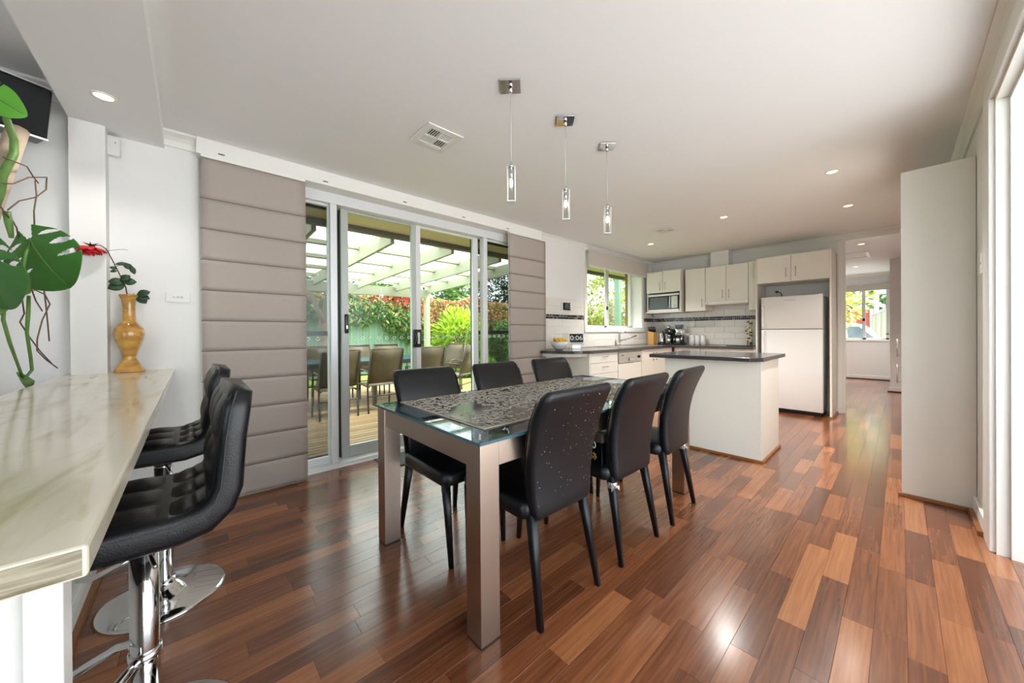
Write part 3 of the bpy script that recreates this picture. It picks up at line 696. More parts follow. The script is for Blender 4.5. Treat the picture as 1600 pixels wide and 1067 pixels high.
# ---- vase and rose
VX, VY = .215, -.272
MB().lathe([(.0, 0), (.064, 0), (.066, .006), (.060, .018), (.042, .05), (.030, .075), (.029, .095), (.040, .135), (.058, .19), (.0645, .225), (.060, .255), (.040, .282), (.028, .30), (.0265, .34), (.027, .39), (.031, .425), (.041, .448), (.042, .455), (.037, .456), (.024, .44), (.020, .39), (.0, .385)], (VX, VY, CT), 40).build('vase', 'vase_onyx', None, label='polished amber stone vase standing on the bar counter', cat='vase')
rs = thing('rose', 'drooping red rose on a long leafy stem in the amber vase', 'flower', (VX, VY, CT+.40))
zz = CT
ST = [(VX, VY, zz+.40), (VX+.005, VY-.012, zz+.50), (VX+.01, VY-.038, zz+.58), (VX+.012, VY-.066, zz+.66), (VX+.015, VY-.085, zz+.71), (VX+.018, VY-.105, zz+.727), (VX+.02, VY-.125, zz+.722), (VX+.02, VY-.135, zz+.71)]
MB().tube(ST, [.003, .003, .0028, .0026, .0024, .0022, .0022, .003], 7).build('stem', 'rose_stem', rs)
hc = Vector((VX+.02, VY-.140, zz+.690))
for k in range(16):
    a = 2.399*k; R_ = .030+.0021*k; H_ = .052-.0018*k; pet = MB(); V = []; F = []
    for i in range(6):
        for j in range(6):
            u, w = i/5, (j/5-.5)*2; rad = R_*math.sin(u*1.45)*(1+.08*math.sin(5*w+k)); sp_ = w*(.95-.35*u); dz_ = -H_*u**1.5+.010*w*w*u*(1 if k % 2 else -.4)+.004*math.sin(2*k+6*w)*u
            V.append((hc.x+rad*math.cos(a+sp_), hc.y+rad*math.sin(a+sp_)*1.0, hc.z+.024+dz_))
    for i in range(5):
        for j in range(5): F.append((i*6+j, i*6+j+1, i*6+j+7, i*6+j+6))
    o = pet.add(V, F, True).build('petal', 'rose_red', rs); so_ = o.modifiers.new('t', 'SOLIDIFY'); so_.thickness = .0012
for k in range(5):
    a = 1.256*k; MB().tube([tuple(hc+Vector((0, 0, .03))), tuple(hc+Vector((.016*math.cos(a), .016*math.sin(a), .036))), tuple(hc+Vector((.03*math.cos(a), .03*math.sin(a), .043)))], [.005, .0035, .0008], 5).build('sepal', 'rose_leaf', rs)
def leaf_blade(parent, p, d, l, w, m='rose_leaf', droop=.3, name='leaf', nrm=(0, 0, 1)):
    d = Vector(d).normalized(); side = d.cross(Vector(nrm)).normalized(); up = side.cross(d); V = []; F = []; n = 6
    for i in range(n+1):
        t_ = i/n; wd = w*math.sin(math.pi*min(1, t_*.93+.05))**.8*.5 if i < n else .0008; c = Vector(p)+d*(l*t_)-up*(droop*l*t_*t_)
        for s in (-1, 0, 1): V.append(tuple(c+side*(s*wd)+up*(.12*wd*abs(s))))
    for i in range(n):
        for j in range(2): a = i*3+j; F.append((a, a+1, a+4, a+3))
    o = MB().add(V, F, True).build(name, m, parent); s_ = o.modifiers.new('t', 'SOLIDIFY'); s_.thickness = .0008; return o
for p, d, l, w in (((VX+.006, VY-.016, zz+.515), (.2, -.8, -.35), .072, .058), ((VX+.006, VY-.02, zz+.525), (.1, -.9, .05), .06, .05), ((VX+.006, VY-.022, zz+.53), (.15, .75, .05), .055, .046), ((VX+.01, VY-.03, zz+.535), (.1, .5, .5), .05, .04),
                   ((VX+.01, VY-.045, zz+.60), (.1, -.7, .25), .03, .02), ((VX+.01, VY-.045, zz+.59), (.1, -.8, -.2), .028, .018), ((VX+.01, VY-.05, zz+.628), (.1, .9, .2), .05, .022), ((VX+.01, VY-.02, zz+.635), (.1, .7, -.5), .05, .034), ((VX+.01, VY+.01, zz+.625), (.1, .3, -.9), .05, .026),
                   ((VX+.01, VY+.035, zz+.455), (.3, .75, .35), .06, .045), ((VX+.01, VY+.035, zz+.45), (.3, .5, -.55), .06, .046), ((VX+.01, VY+.03, zz+.45), (.3, .95, -.2), .06, .045)):
    leaf_blade(rs, p, d, l, w, droop=.15, nrm=(1, 0, .3))
MB().tube([(VX+.01, VY-.05, zz+.615), (VX+.01, VY-.005, zz+.64), (VX+.01, VY+.015, zz+.62)], .0012, 5).build('twig', 'rose_stem', rs)
MB().tube([(VX+.014, VY-.08, zz+.70), (VX+.014, VY-.04, zz+.712), (VX+.014, VY-.015, zz+.718), (VX+.014, VY+.0, zz+.714)], .0011, 5).build('twig', 'rose_stem', rs)
MB().tube([(VX, VY+.005, zz+.40), (VX+.006, VY+.02, zz+.465), (VX+.01, VY+.04, zz+.455)], .0013, 5).build('twig', 'rose_stem', rs)

# ---- monstera behind the counter
pl = thing('monstera_plant', 'tall monstera with split green leaves tied to a bark pole', 'plant', (.62, -.70, 0))
MB().lathe([(.0, 0), (.13, 0), (.17, .32), (.18, .32), (.18, .35), (.16, .35), (.15, .33), (.0, .33)], (.62, -.70, 0), 24).build('pot', 'pot', pl)
MB().lathe([(.0, .325), (.15, .325), (.0, .34)], (.62, -.70, 0), 20).build('soil', 'soil', pl)
MB().tube([(.66, -.72, .33), (.655, -.68, 1.1), (.655, -.645, 1.62), (.50, -.595, 2.09)], [.035, .035, .034, .036], 10).build('bark_pole', 'bark', pl)
def monstera_leaf(center, tip, nrm, L, name='leaf', cuts=3, col=(84, 142, 62), wide=1.0):
    """heart shaped blade on a fine grid, with elliptical slots left open between the lobes"""
    d = Vector(tip).normalized(); nn = Vector(nrm).normalized(); sd_ = d.cross(nn).normalized(); up = sd_.cross(d); C_ = Vector(center)
    w = lambda t: .5*math.sin(math.pi*min(1, max(0, (t+.36)/1.36)))**.55
    slots = [(-.02, .30, .050), (.22, .42, .052), (.46, .40, .042)][:cuts]; n, m_ = 96, 26; bm = bmesh.new()
    for side in (-1, 1):
        V = {}
        for i in range(n+1):
            y = -.34+1.34*i/n
            for j in range(m_+1):
                f = j/m_; x = f*w(y)*side; yy = y+.13*f*f*(1-y)
                z = .10*abs(x)-.26*max(0, yy)**2-.22*abs(x)**2.2+.018*math.sin(9*yy)*f
                V[i, j] = bm.verts.new(C_+sd_*(x*L*wide)+d*(yy*L)+up*(z*L))
        for i in range(n):
            for j in range(m_):
                y = -.34+1.34*(i+.5)/n; f = (j+.5)/m_
                if y < -.02 and f*w(y) < .03+.25*(-y): continue
                if any(f > f0 and abs(y-s_) < hw_*math.sin(math.pi*min(1, (f-f0)/(1.06-f0)*.86+.04)) for s_, f0, hw_ in slots): continue
                q_ = (V[i, j], V[i+1, j], V[i+1, j+1], V[i, j+1])
                bm.faces.new(q_ if side > 0 else tuple(reversed(q_)))
    bmesh.ops.delete(bm, geom=[v for v in bm.verts if not v.link_faces], context='VERTS'); bmesh.ops.remove_doubles(bm, verts=bm.verts, dist=.0002)
    me = bpy.data.meshes.new(name); bm.to_mesh(me); bm.free()
    for p in me.polygons: p.use_smooth = True
    me.transform(Matrix.Translation(-Vector(ORG[pl.name]))); nm = 'monstera_%d_%d_%d' % col
    if nm not in MATS: mat(nm, col, .32, var=.22, vscale=9)
    o = link(name, me, nm, pl, ORG[pl.name]); s_ = o.modifiers.new('t', 'SOLIDIFY'); s_.thickness = .0015
    vein = MB(); vein.tube([tuple(C_+d*(t_*L)+up*(-.26*max(0, t_)**2*L+.003)) for t_ in (-.02, .15, .4, .65, .92)], [.004, .0035, .003, .002, .001], 5); vein.build('midrib', 'stem', o); return o
nC = -AF
monstera_leaf(Vector((0.655, -0.530, 1.559)), AR*30-AU*62, nC+AU*.12-AR*.1, .235, wide=1.5, col=(66, 122, 50))
monstera_leaf(Vector((0.839, -0.600, 1.480)), AR*3-AU*60, nC+AU*.12, .245, cuts=2, wide=1.15, col=(56, 110, 44))
monstera_leaf(Vector((0.845, -0.600, 2.103)), AR*50-AU*36, nC-AU*.3+AR*.4, .15, cuts=2, wide=.8, col=(96, 170, 52))
P_ = lambda *q: list(q)
MB().tube(P_((0.656, -0.590, 2.075), (0.591, -0.585, 2.011), (0.593, -0.585, 1.947), (0.707, -0.590, 1.807), (0.679, -0.600, 1.745), (0.761, -0.600, 1.641)), [.012, .013, .014, .014, .013, .012], 9).build('stem', 'stem', pl)
MB().tube(P_((0.670, -0.535, 1.390), (0.656, -0.540, 1.323), (0.705, -0.560, 1.295), (0.753, -0.580, 1.237), (0.786, -0.600, 1.203)), [.008, .010, .009, .009, .009], 9).build('stem', 'stem', pl)
MB().tube(P_((0.713, -0.580, 1.658), (0.708, -0.575, 1.606), (0.703, -0.570, 1.548)), [.012, .012, .007], 8).build('stem', 'stem', pl)
MB().tube(P_((0.640, -0.540, 1.307), (0.651, -0.540, 1.226), (0.622, -0.550, 1.141), (0.526, -0.560, 1.021), (0.485, -0.565, 0.964), (0.543, -0.575, 0.928)), [.006, .007, .006, .006, .006, .005], 7).build('petiole', 'stem', pl)
MB().tube(P_((0.753, -0.580, 1.237), (0.761, -0.580, 1.194), (0.694, -0.580, 1.099), (0.614, -0.580, 1.012), (0.536, -0.580, 0.927)), [.006, .006, .006, .005, .005], 7).build('petiole', 'stem', pl)
MB().tube(P_((0.757, -0.530, 1.413), (0.724, -0.530, 1.473), (0.655, -0.530, 1.553)), [.007, .006, .004], 7).build('petiole', 'stem', pl)
leaf_blade(pl, tuple(Vector((0.585, -0.580, 0.938))), tuple(Vector((0.445, -0.570, 0.884))-Vector((0.617, -0.580, 0.946))), .10, .09, 'stem', .2, nrm=tuple(nC))
for pts in (((0.751, -0.580, 1.766), (0.681, -0.570, 1.788), (0.524, -0.560, 1.871), (0.298, -0.550, 1.948), (0.311, -0.550, 1.881), (0.450, -0.555, 1.800), (0.653, -0.560, 1.724), (0.743, -0.570, 1.658)), ((0.741, -0.580, 1.877), (0.663, -0.570, 1.892), (0.548, -0.560, 1.913), (0.485, -0.555, 1.888), (0.435, -0.550, 1.875)), ((0.457, -0.555, 1.879), (0.466, -0.550, 1.806), (0.506, -0.550, 1.719), (0.525, -0.545, 1.630)),
            ((0.791, -0.580, 1.300), (0.658, -0.570, 1.318), (0.501, -0.550, 1.345), (0.406, -0.540, 1.333), (0.349, -0.535, 1.289), (0.451, -0.540, 1.204), (0.506, -0.545, 1.111), (0.508, -0.545, 1.056), (0.397, -0.540, 1.007), (0.251, -0.530, 0.954)), ((0.398, -0.545, 1.378), (0.360, -0.545, 1.271), (0.332, -0.545, 1.175), (0.313, -0.545, 1.099)), ((0.650, -0.560, 1.339), (0.605, -0.560, 1.228), (0.662, -0.560, 1.188), (0.573, -0.555, 1.126), (0.444, -0.550, 1.054), (0.311, -0.540, 0.986)),
            ((0.564, -0.550, 1.354), (0.493, -0.550, 1.294), (0.423, -0.545, 1.249)), ((0.678, -0.575, 1.635), (0.642, -0.570, 1.606), (0.619, -0.570, 1.565)), ((0.781, -0.580, 1.662), (0.749, -0.575, 1.645), (0.730, -0.570, 1.629))):
    MB().tube(P_(*pts), .0028, 6).build('aerial_root', 'root', pl)

# ---- speaker high in the lounge corner
sk = thing('wall_speaker', 'black grille speaker bracketed high on the wall beside the bulkhead', 'speaker', (.38, -.68, 2.13))
rot = Matrix.Rotation(math.radians(8), 3, 'Y') @ Matrix.Rotation(math.radians(-6), 3, 'X') @ Matrix.Rotation(math.radians(18), 3, 'Z')
pv = (.30, -.66, 2.27)
B(.16, .392, -.79, -.55, 2.15, 2.395, rot, pv).build('cabinet_body', 'plastic_black', sk, .008); B(.392, .402, -.785, -.557, 2.157, 2.388, rot, pv).build('grille', 'fabric_grille', sk, .004)
B(.385, .404, -.792, -.548, 2.143, 2.151, rot, pv).build('silver_strip', 'silver', sk); B(.385, .404, -.792, -.548, 2.394, 2.401, rot, pv).build('silver_strip', 'silver', sk)
B(.11, .19, -.62, -.58, 2.20, 2.32).build('bracket', 'plastic_white', sk)
# ---- alarm sensor, switches
pir = thing('motion_sensor', 'white alarm motion sensor on the wall under the bulkhead', 'sensor', (WX, -.335, 2.19))
MB().rbox(WX, WX+.045, -.366, -.306, 2.19, 2.305, .012, .012).build('housing', 'plastic_white', pir); MB().sphere((WX+.046, -.325, 2.265), .003, 8, 6).build('indicator', 'plastic_black', pir)
def switch(loc, ax, w, h_, n, label):
    t = thing('light_switch', label, 'switch', loc)
    x, y, z = loc
    if ax == 'x': B(x, x+.008, y-w/2, y+w/2, z-h_/2, z+h_/2).build('plate', 'plastic_white', t, .002)
    else: B(x-.01, x, y-w/2, y+w/2, z-h_/2, z+h_/2).build('plate', 'plastic_white', t, .002)
    for k in range(n):
        yy = y+(k-(n-1)/2)*.019; s = 1 if ax == 'x' else -1
        MB().lathe([(.0, 0), (.0065, 0), (.0065, .003*s), (.004, .004*s), (.0, .004*s)], (x+(.008 if s > 0 else -.01), yy, z), 12, 'x').build('button', 'silver', t)
switch((WX, -.063, 1.372), 'x', .118, .066, 3, 'white three-button light switch on the wall beside the vase')
switch((RX, 3.30, 1.50), '-x', .075, .115, 1, 'white light switch on the right wall beside the pantry')

# ---- roman blinds
def roman(y0, y1, label):
    t = thing('roman_blind', label, 'blind', (.2, (y0+y1)/2, .0), 'taupe panel blinds on the sliding door')
    zs = [2.296, 2.027, 1.825, 1.623, 1.421, 1.219, 1.017, .815, .613, .411, .209, .006]
    for i, (za, zb_) in enumerate(zip(zs, zs[1:])):
        V = []; n = 8; m_ = 10
        for k in range(n+1):
            f = k/n; z = za-.0035+(zb_+.0035-za+.0035)*f
            for j in range(m_+1):
                y = y0+(y1-y0)*j/m_; b = .0012*math.sin(math.pi*f); 
                if i >= 9: b += .010*math.sin(math.pi*f)*math.sin(5.2*j/m_+i)+.004*math.sin(9*j/m_+2*i)
                V.append((.198+b, y, z))
        F = [(k*(m_+1)+j, k*(m_+1)+j+1, (k+1)*(m_+1)+j+1, (k+1)*(m_+1)+j) for k in range(n) for j in range(m_)]
        o = MB().add(V, F, True).build('fold', 'blind', t); s_ = o.modifiers.new('t', 'SOLIDIFY'); s_.thickness = .004
        if i < len(zs)-2: B(.186, .195, y0-.004, y1+.004, zb_-.004, zb_+.004).build('batten', 'skirt_blind' if 'skirt_blind' in MATS else mat('skirt_blind', (120, 112, 104), .7), t)
    B(.16, .205, y0, y1, 2.294, 2.312).build('track', 'trim', t, .002); B(.172, .177, y0, y1, .01, 2.29).build('lining', 'trim', t)
    return t
roman(.052, .656, 'tall taupe panel blind beside the bar stools'); roman(2.765, 3.385, 'tall taupe panel blind between the glass door and the kitchen bench')
# ---- kitchen roller blind
rb = thing('roller_blind', 'pale roller blind half lowered over the kitchen window', 'blind', (.15, 5.29, 2.11))
MB().lathe([(.0, 4.345), (.02, 4.345), (.02, 6.23), (.0, 6.23)], (.15, 0, 2.355), 16, 'y').build('tube', 'alu', rb); B(.168, .172, 4.35, 6.225, 2.12, 2.36).build('fabric', 'roller', rb); MB().rbox(.162, .178, 4.345, 6.23, 2.102, 2.124, .003, .003).build('bottom_rail', 'alu', rb)
for y in (4.33, 6.10): B(.11, .175, y, y+.03, 2.345, 2.40).build('bracket', 'trim', rb, .003)
MB().tube([(.185, 4.33, 2.34), (.186, 4.328, 2.2), (.186, 4.33, 2.06), (.186, 4.342, 2.05), (.186, 4.345, 2.2), (.185, 4.343, 2.34)], .005, 6).build('chain', 'silver', rb)
h2 = thing('roller_blind', 'white roller blind rolled up over the far hall window', 'blind', (2.6, FY-.04, 2.03)); B(2.0, 3.15, FY-.03, FY-.026, 2.03, 2.20).build('fabric', 'roller', h2); MB().lathe([(.0, 2.0), (.02, 2.0), (.02, 3.15), (.0, 3.15)], (0, FY-.04, 2.2), 12, 'x').build('tube', 'alu', h2)

# ---- pendants, downlights, vents
def pendant(y, label):
    t = thing('pendant_lamp', label, 'lamp', (1.905, y, CZ), 'crystal pendant lamps over the dining table'); x = 1.905
    r = Matrix.Rotation(math.radians(45), 3, 'Z')
    B(x-.052, x+.052, y-.052, y+.052, CZ-.010, CZ, r).build('ceiling_plate', 'chrome', t, .001)
    MB().lathe([(.0, CZ-.04), (.008, CZ-.04), (.012, CZ-.010), (.0, CZ-.010)], (x, y, 0), 14).build('cord_grip', 'chrome', t)
    MB().tube([(x, y, CZ-.035), (x, y, 2.0)], .0022, 6).build('cord', 'cord', t)
    MB().lathe([(.0, 1.99), (.014, 1.99), (.014, 2.0), (.006, 2.006), (.004, 2.02), (.0, 2.02)], (x, y, 0), 16).build('cap', 'chrome', t)
    h_ = .0215; b = B(x-h_, x+h_, y-h_, y+h_, 1.812, 1.99, r).build('crystal_block', 'crystal', t, .002)
    e = MB(); k_ = h_*math.sqrt(2)-.003
    for sx, sy in ((1, 0), (-1, 0), (0, 1), (0, -1)): e.box(x+sx*k_-.0022, x+sx*k_+.0022, y+sy*k_-.0022, y+sy*k_+.0022, 1.813, 1.989)
    e.build('bevelled_edge', 'white_gloss', b); B(x-h_, x+h_, y-h_, y+h_, 1.808, 1.8135, r).build('base_cap', 'white_gloss', t, .001)
    MB().lathe([(.0, 1.93), (.009, 1.93), (.009, 1.992), (.0, 1.992)], (x, y, 0), 12).build('lamp_holder', 'chrome', t)
    MB().lathe([(.0, 1.885), (.006, 1.89), (.008, 1.905), (.006, 1.93), (.0, 1.93)], (x, y, 0), 12).build('bulb', 'bulb', t)
pendant(1.244, 'crystal pendant lamp nearest the camera over the dining table'); pendant(1.692, 'crystal pendant lamp in the middle of the three'); pendant(2.145, 'crystal pendant lamp nearest the kitchen')
def downlight(x, y, z, label, e=58.):
    t = thing('downlight', label, 'downlight', (x, y, z), 'recessed ceiling downlights')
    MB().lathe([(.034, z), (.045, z), (.045, z-.004), (.036, z-.006), (.034, z)], (x, y, 0), 24).build('trim_ring', 'plastic_white', t)
    MB().lathe([(.0, z-.003), (.035, z-.003), (.035, z-.001), (.0, z-.001)], (x, y, 0), 24).build('lens', 'downlight_glow', t)
    ld = bpy.data.lights.new('downlight_lamp', 'SPOT'); ld.energy = e; ld.spot_size = math.radians(120); ld.spot_blend = .9; ld.color = (1, .97, .92); ld.shadow_soft_size = .04
    lo = bpy.data.objects.new('downlight_lamp', ld); COL.objects.link(lo); lo.parent = t; lo.location = (0, 0, -.03)
for a in ((2.903, 3.867, CZ, 'recessed downlight nearest the tall pantry panel'), (2.913, 5.041, CZ, 'recessed downlight in front of the hall doorway', 28.), (1.933, 4.471, CZ, 'recessed downlight above the kitchen island', 70.), (.807, 5.017, CZ, 'recessed downlight near the kitchen window', 70.), (.604, -.316, 2.32, 'bright downlight in the bulkhead over the bar counter', 6.), (2.887, 7.433, CZ, 'hall downlight nearer the doorway'), (2.669, 10.0, CZ, 'hall downlight nearer the far window')): downlight(*a)
def vent(cx, cy, w, label):
    t = thing('ceiling_vent', label, 'vent', (cx, cy, CZ), 'white square air vents in the ceiling'); h_ = w/2; z = CZ
    f = MB(); b = .042*w/.256
    for a in ((-h_, h_, -h_, -h_+b), (-h_, h_, h_-b, h_), (-h_, -h_+b, -h_+b, h_-b), (h_-b, h_, -h_+b, h_-b), (-.007, .007, -h_+b, h_-b), (-h_+b, -.007, -.007, .007), (.007, h_-b, -.007, .007)): f.box(cx+a[0], cx+a[1], cy+a[2], cy+a[3], z-.010, z-.0015)
    f.build('frame', 'plastic_white', t, .002); B(cx-h_+b, cx+h_-b, cy-h_+b, cy+h_-b, z-.0012, z-.0002).build('backing', 'dark_gap', t)
    L = h_-b-.007
    for qx, qy, al in ((-1, -1, 0), (1, -1, 1), (1, 1, 0), (-1, 1, 1)):
        for k in range(5):
            o = .007+(k+.5)*L/5; s = .16*L/5; m_ = MB(); an = math.radians(24 if qx > 0 else -24)
            if al: m_.box(cx+min(qx*.007, qx*(h_-b)), cx+max(qx*.007, qx*(h_-b)), cy+qy*o-s, cy+qy*o+s, z-.008, z-.0035, Matrix.Rotation(an, 3, 'X'))
            else: m_.box(cx+qx*o-s, cx+qx*o+s, cy+min(qy*.007, qy*(h_-b)), cy+max(qy*.007, qy*(h_-b)), z-.008, z-.0035, Matrix.Rotation(an, 3, 'Y'))
            m_.build('slat', 'plastic_white', t)
vent(1.213, 1.208, .256, 'square four-way air vent in the ceiling nearer the camera'); vent(1.272, 4.468, .256, 'square four-way air vent in the ceiling over the kitchen')
# ---- floor mat at the door
MB().prism([(.105, 1.20), (.42, 1.20), (.42, 1.95), (.105, 1.95)], 0, .008).build('door_mat', 'mat_grey', None, .003, label='small dark grey mat on the floor inside the sliding door', cat='mat')
# ================================================================== KITCHEN
def bar_handle(parent, p, axis, l, out, m='steel', r=.0045, so=.026):
    """bar pull: two posts and a bar; out = direction away from the door"""
    p = Vector(p); a = Vector(axis).normalized(); o = Vector(out).normalized(); mb = MB()
    mb.tube([tuple(p-a*l/2+o*so), tuple(p+a*l/2+o*so)], r, 8)
    for s in (-.38, .38): mb.tube([tuple(p+a*l*s), tuple(p+a*l*s+o*so)], r*.9, 6)
    return mb.build('handle', m, parent)
FX = .715                                   # front of the left run of base units
# ---- left run: curved end, drawers, dishwasher, cupboard
ue = thing('end_cabinet', 'white open end unit under the rounded bench end', 'cabinet', (.4, 3.57, 0))
B(WX+.003, FX, 3.60, 3.62, .0, .865).build('end_panel', 'cabinet', ue, .002); R = []
arc = [(.235, 3.275)]+[(.12+.56*math.sin(math.radians(a)), 3.60-.335*math.cos(math.radians(a))) for a in range(20, 91, 14)]
mb = MB(); mb.prism(arc+[(.12, 3.60), (.12, 3.40), (.235, 3.40)], .825, .862); mb.build('curved_apron', 'cabinet', ue); mb = MB(); mb.prism(arc+[(.12, 3.60), (.12, 3.40), (.235, 3.40)], .10, .12); mb.build('shelf', 'cabinet', ue)
du = thing('drawer_cabinet', 'cream three-drawer base unit left of the dishwasher', 'cabinet', (.4, 3.94, 0))
B(WX+.003, FX-.02, 3.622, 4.25, .09, .864).build('body', 'cabinet', du); B(WX+.05, FX-.07, 3.622, 4.25, 0, .09).build('plinth', 'cabinet', du)
for z0, z1 in ((.735, .860), (.60, .731), (.34, .596), (.10, .336)):
    o = B(FX-.019, FX, 3.625, 4.247, z0, z1).build('drawer', 'cabinet', du, .0015); bar_handle(o, (FX, 3.935, (z0+z1)/2+.015), (0, 1, 0), .12, (1, 0, 0))
dw = thing('dishwasher', 'built-in dishwasher with steel control panel and cream door', 'dishwasher', (.4, 4.57, 0))
B(WX+.003, FX-.02, 4.255, 4.895, .09, .862).build('body', 'cabinet', dw); B(FX-.02, FX, 4.258, 4.892, .10, .695).build('door', 'cabinet', dw, .0015); pn = B(FX-.02, FX+.008, 4.258, 4.892, .70, .845).build('control_panel', 'steel', dw, .002)
MB().lathe([(.0, 0), (.02, 0), (.017, .02), (.0, .02)], (FX+.008, 4.80, .77), 16, 'x').build('knob', 'plastic_black', pn); MB().rbox(FX+.008, FX+.03, 4.52, 4.64, .72, .765, .006, .004).build('latch_handle', 'silver', pn)
B(FX+.008, FX+.009, 4.33, 4.39, .80, .812).build('badge', 'plastic_black', pn)
cu = thing('sink_cabinet', 'cream two-door base unit between dishwasher and corner', 'cabinet', (.4, 5.4, 0)); B(WX+.003, FX-.02, 4.90, 5.93, .09, .80).build('body', 'cabinet', cu); B(WX+.05, FX-.07, 4.9, 5.93, 0, .09).build('plinth', 'cabinet', cu)
for y0, y1, hy in ((4.903, 5.30, 5.25), (5.305, 5.93, 5.355)):
    o = B(FX-.019, FX, y0, y1, .10, .86).build('door', 'cabinet', cu, .0015)
    for z in (.80, .70): MB().sphere((FX+.012, hy, z), .012, 10, 8).build('knob', 'steel', o)
# ---- back run
BF = 5.95
for x0, x1, lab in ((.74, 1.15, 'cream corner drawer unit on the back wall under the coffee machines'), (1.154, 1.868, 'cream drawer unit on the back wall under the white jars')):
    t = thing('base_cabinet', lab, 'cabinet', ((x0+x1)/2, 6.2, 0)); B(x0, x1, BF+.02, BY-.008, .09, .864).build('body', 'cabinet', t); B(x0, x1, BF+.07, BY-.05, 0, .09).build('plinth', 'cabinet', t)
    for z0, z1 in ((.735, .86), (.42, .731), (.10, .416)):
        o = B(x0+.003, x1-.003, BF, BF+.019, z0, z1).build('drawer', 'cabinet', t, .0015); bar_handle(o, ((x0+x1)/2, BF, (z0+z1)/2+.02), (1, 0, 0), .12, (0, -1, 0))
# ---- benchtop: rounded end, left run, corner and back run
ZB = .90
poly = [(.232, 3.245)]+[(WX+.06+.58*math.sin(math.radians(a)), 3.58-.345*math.cos(math.radians(a))) for a in (15, 25, 40, 55, 70, 85)]+[(.752, 3.62), (.752, 5.85), (.80, 5.915), (1.868, 5.915), (1.868, BY-.008), (WX+.008, BY-.008), (WX+.008, 3.40), (.232, 3.40)]
MB().prism(poly, ZB-.034, ZB).build('benchtop', 'benchtop', None, .003, label='dark speckled L-shaped kitchen benchtop with a rounded end', cat='benchtop')
# ---- sink, tap
sk_ = thing('sink', 'stainless steel sink set in the bench under the window', 'sink', (.42, 5.0, ZB))
m_ = MB()
for a in ((.22, .62, 4.50, 4.53), (.22, .62, 5.62, 5.65), (.22, .25, 4.53, 5.62), (.59, .62, 4.53, 5.62), (.25, .59, 5.02, 5.05)): m_.box(*a, ZB, ZB+.006)
m_.build('rim', 'steel', sk_, .002); B(.25, .59, 4.53, 5.02, ZB+.001, ZB+.003).build('bowl', 'steel', sk_); m_ = MB()
for k in range(11): m_.box(.26, .58, 5.08+k*.05, 5.095+k*.05, ZB+.002, ZB+.007)
m_.build('drainer_ribs', 'steel', sk_)
tp = thing('tap', 'chrome mixer tap with an angled spout behind the sink', 'tap', (.19, 5.16, ZB))
MB().lathe([(.0, ZB+.0), (.028, ZB+.0), (.028, ZB+.008), (.021, ZB+.015), (.021, ZB+.20), (.019, ZB+.21), (.0, ZB+.212)], (.19, 5.16, 0), 20).build('body', 'chrome', tp)
MB().tube([(.19, 5.16, ZB+.08), (.30, 5.25, ZB+.12), (.40, 5.33, ZB+.165)], [.013, .012, .013], 12).build('spout', 'chrome', tp); MB().tube([(.19, 5.16, ZB+.205), (.23, 5.20, ZB+.222), (.27, 5.24, ZB+.235)], [.008, .006, .005], 8).build('lever', 'chrome', tp)
# ---- island
il = thing('kitchen_island', 'white kitchen island cabinet with a wooden bead at its foot', 'cabinet', (2.06, 3.9, 0))
B(1.655, 2.455, 3.578, 3.596, .0, .864).build('front_panel', 'cabinet', il, .001); B(2.459, 2.477, 3.578, 4.22, 0, .864).build('side_panel', 'cabinet', il, .001); B(1.655, 2.459, 3.596, 4.22, 0, .86).build('body', 'cabinet', il); B(2.4555, 2.4585, 3.579, 3.596, 0, .864).build('joint_strip', 'trim', il)
B(1.655, 2.495, 3.562, 3.578, 0, .022).build('timber_bead', 'timber_trim', il, .004); B(2.477, 2.495, 3.578, 4.22, 0, .022).build('timber_bead', 'timber_trim', il, .004)
MB().prism([(1.547, 3.46), (2.425, 3.46), (2.50, 3.545), (2.50, 4.40), (1.547, 4.40)], .866, .900).build('island_top', 'benchtop', None, .003, label='dark speckled top of the kitchen island with one clipped corner', cat='benchtop')
# ---- wall units
UY = 6.2
mc = thing('microwave_cabinet', 'cream wall cabinet with two doors above the microwave niche', 'cabinet', (.48, 6.3, 1.46))
x0, x1, fy = .19, .785, 6.12
B(x0, x0+.016, fy, BY-.008, 1.475, 1.81).build('side', 'cabinet', mc); B(x1-.016, x1, fy, BY-.008, 1.475, 1.81).build('side', 'cabinet', mc); B(x0, x1, fy, BY-.008, 1.81, 2.183).build('body', 'cabinet', mc); B(x0-.02, x1+.004, fy-.02, BY-.008, 1.457, 1.475).build('shelf', 'cabinet', mc, .001); B(x0+.016, x1-.016, BY-.03, BY-.02, 1.475, 1.81).build('back_panel', 'cabinet', mc)
for a, b, hx in ((x0, .482, .438), (.486, x1, .53)):
    o = B(a+.001, b-.001, fy-.019, fy, 1.815, 2.183).build('door', 'cabinet', mc, .0015); bar_handle(o, (hx, fy-.019, 1.92), (0, 0, 1), .13, (0, -1, 0))
mw = thing('microwave', 'silver and black microwave oven in the wall cabinet niche', 'microwave', (.49, 6.3, 1.476))
MB().rbox(.215, .76, 6.13, 6.46, 1.476, 1.785, .01, .005).build('body', 'silver', mw); B(.222, .755, 6.108, 6.13, 1.515, 1.748).build('door', 'screen_black', mw, .003); B(.222, .757, 6.102, 6.13, 1.748, 1.782).build('top_band', 'white_gloss', mw, .003); B(.222, .757, 6.102, 6.13, 1.479, 1.513).build('bottom_band', 'white_gloss', mw, .003)
B(.25, .56, 6.1065, 6.108, 1.535, 1.728).build('window', 'lcd', mw); cpn = B(.628, .735, 6.106, 6.108, 1.53, 1.735).build('control_panel', 'steel', mw); MB().lathe([(.0, 0), (.022, 0), (.02, -.016), (.0, -.016)], (.68, 6.106, 1.57), 16, 'y').build('dial', 'silver', cpn)
